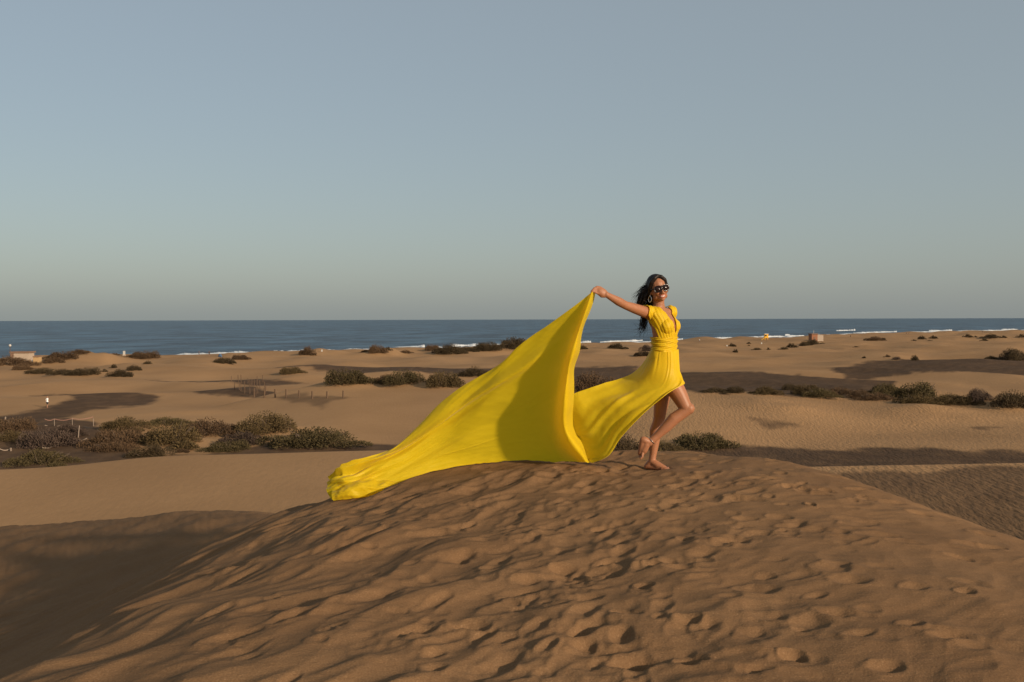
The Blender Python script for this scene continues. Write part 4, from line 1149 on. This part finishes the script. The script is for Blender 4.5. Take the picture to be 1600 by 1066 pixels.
skirt_ctrl = [
 [(1017,546,8.56),(1023,549,8.42),(1037,550,8.365),(1051,549,8.37),(1060,546,8.46)],
 [(1004,568,8.56),(1015,573,8.36),(1035,578,8.30),(1052,580,8.30),(1062,578,8.36)],
 [(987,584,8.55),(1003,594,8.36),(1026,602,8.28),(1046,604,8.25),(1066,600,8.27)],
 [(968,593,8.54),(982,608,8.38),(1000,620,8.28),(1020,625,8.22),(1040,619,8.20)],
 [(945,600,8.50),(957,620,8.38),(972,636,8.30),(988,646,8.24),(1004,648,8.22)],
 [(922,606,8.47),(932,633,8.42),(945,657,8.38),(958,674,8.35),(972,682,8.33)],
 [(903,613,8.46),(911,645,8.46),(921,678,8.47),(936,703,8.47),(952,711,8.45)],
 [(894,618,8.47),(893,648,8.53),(897,676,8.57),(908,706,8.60),(926,724,8.60)]]
S = net(skirt_ctrl, 190, 120); n = grid_normals(S)
U, Vv = np.meshgrid(np.linspace(0, 1, 190), np.linspace(0, 1, 120), indexing='ij')
fl = fbm(U * 1.3, Vv * 2.0, 2, 6)
d = 0.0045 * np.sin(Vv * 46 + 5 * perlin(Vv * 6, U * 1.5, 5)) * (1 - sstep(.03, .34, U)) * (0.5 + perlin(Vv * 5 + 1, U, 9))
d += 0.013 * np.sin(Vv * 11 + 1.6 * fl + U * 5.0) * sstep(.2, .6, U)
d += 0.006 * np.sin(Vv * 27 + 3.0 * fl - U * 3.0) * sstep(.25, .7, U)
d += 0.004 * fbm(U * 5, Vv * 4, 3, 8) * sstep(.1, .4, U)
d += 0.024 * np.exp(-((Vv - .22 - .30 * U) / .045) ** 2) * sstep(.3, .6, U)
d += 0.012 * np.exp(-((Vv - .97) / .03) ** 2) * sstep(.2, .3, U)
S = S + n * d[:, :, None]
cloth('skirt', S, dress)

# hair: scalp cap plus wind-blown locks
mb = MB()
mb.ell(HP(0, -.024, .030), (hl_ * .083, hf * .094, hu * .094), 22, 14)
mb.ell(HP(-.035, -.070, -.030), (hl_ * .055, hf * .045, hu * .085), 16, 12)
mb.ell(HP(.035, -.070, -.030), (hl_ * .05, hf * .045, hu * .085), 16, 12)
for s in (-1, 1):
    mb.limb([HP(s * .005, .052, .098), HP(s * .030, .058, .084), HP(s * .058, .042, .056), HP(s * .074, .012, .016), HP(s * .078, -.012, -.04)], [.016, .018, .020, .019, .016], 8)
cap_me = mb.remesh(0.006, 4, 0.6)
mb = MB(); mb.add([v.co.copy() for v in cap_me.vertices], [tuple(p.vertices) for p in cap_me.polygons])
def strand(pts, r0, n=9):
    C = catmull(np.array([list(p) for p in pts]), n)
    mb.tube([Vector(c) for c in C], [r0 * (1 - (i / (n - 1)) ** 2 * .85) for i in range(n)], 5)
rr = random.Random(17)
def V3(s): return Vector((rr.gauss(0, s), rr.gauss(0, s), rr.gauss(0, s)))
for k in range(150):
    t = rr.random(); a = HP(rr.uniform(-.075, .06), rr.uniform(-.10, -.02), rr.uniform(-.02, .09)) 
    b = P(1009 + rr.uniform(-3, 5), 455 + rr.uniform(-6, 8), 8.50 + rr.uniform(-.05, .07)); c = P(1001 + rr.uniform(-4, 9), 466 + rr.uniform(-4, 7), 8.52 + rr.uniform(-.06, .08))
    e = P(996 + rr.uniform(-4, 12), 480 + rr.uniform(-8, 10), 8.54 + rr.uniform(-.06, .08))
    strand([a, b, c, e], rr.uniform(.0035, .0075))
for k in range(62):
    a = HP(rr.uniform(-.07, .07), rr.uniform(-.11, -.05), rr.uniform(-.08, .02))
    b = P(1013 + rr.uniform(-5, 6), 475 + rr.uniform(-4, 5), 8.56 + rr.uniform(-.02, .05)); c = P(1006 + rr.uniform(-4, 6), 493 + rr.uniform(-4, 4), 8.60 + rr.uniform(-.03, .05))
    e = P(1004 + rr.uniform(-6, 9), 508 + rr.uniform(-8, 10), 8.61 + rr.uniform(-.03, .05)); g = P(1002 + rr.gauss(0, 6), 512 + rr.gauss(0, 8), 8.61 + rr.uniform(-.03, .05))
    strand([a, b, c, e, g], rr.uniform(.0018, .0045), 12)
for k in range(70):   # loose fly-away hairs
    a = HP(rr.uniform(-.07, .03), rr.uniform(-.10, -.04), rr.uniform(-.02, .09)); b = P(1004 + rr.uniform(-3, 4), 452 + rr.uniform(-5, 6), 8.5); e = P(990 + rr.uniform(-5, 10), 472 + rr.uniform(-14, 16), 8.52 + rr.uniform(-.05, .05))
    strand([a, b, e], .0016)
hair = mb.build('hair', M_hair, woman, True)

# sunglasses, earrings, anklet
mb = MB()
def lens_outline(s, grow=0.0):
    pts = []
    for k in range(20):
        a = 2 * math.pi * k / 20
        ca, sa = math.cos(a), math.sin(a); e = .8
        l = (.0285 + grow) * math.copysign(abs(ca) ** e, ca); u = (.0235 + grow) * math.copysign(abs(sa) ** e, sa)
        f = .102 - .25 * (abs(s * .032 + l)) ** 1.0 * .55
        pts.append(HP(s * .034 + l, f, -.014 + u))
    return pts
for s in (-1, 1):
    pts = lens_outline(s, .003); mb.tube(pts + [pts[0]], .0036, 6, False)
    mb.tube([HP(s * .062, .082, -.006), HP(s * .078, .045, -.006), HP(s * .081, -.005, -.010)], [.005, .0045, .003], 6)
mb.tube([HP(-.010, .102, -.008), HP(0, .106, -.006), HP(.010, .102, -.008)], .0035, 6)
gl = mb.build('sunglasses', M_frame, woman, True)
for s in (-1, 1):
    pts = lens_outline(s); c = sum(pts, Vector()) / len(pts) + hf * .004
    mb = MB(); b0 = [p - hf * .003 for p in pts]
    nP = len(pts)
    mb.add([c] + pts + b0 + [c - hf * .006], [(0, 1 + k, 1 + (k + 1) % nP) for k in range(nP)] + [(1 + k, 1 + nP + k, 1 + nP + (k + 1) % nP, 1 + (k + 1) % nP) for k in range(nP)] + [(2 * nP + 1, 1 + nP + (k + 1) % nP, 1 + nP + k) for k in range(nP)])
    mb.build('lens', M_lens, gl, True)
for s in (-1,):
    top = HP(s * .080, -.004, -.052)
    mb = MB(); ring = []
    for k in range(17):
        a = 2 * math.pi * k / 16
        w_ = .014 * math.copysign(abs(math.sin(a)) ** 1.2, math.sin(a))
        ring.append(top + hf * w_ * .7 + Vector((w_ * .75, 0, -.030 + .026 * math.cos(a))))
    mb.tube(ring, .0030, 6, False); mb.sph(top + Vector((0, 0, .002)), .005, 8, 6)
    mb.build('earring', M_silver, woman, True)
mb = MB(); ax = (kR - aR).normalized(); c = aR + ax * .022; a1 = ax.cross(Vector((0, 1, 0))).normalized(); a2 = ax.cross(a1)
mb.tube([c + (a1 * math.cos(2 * math.pi * k / 24) + a2 * math.sin(2 * math.pi * k / 24)) * .035 for k in range(25)], .0025, 6, False)
mb.build('anklet', M_silver, woman, True)
bpy.context.view_layer.update()
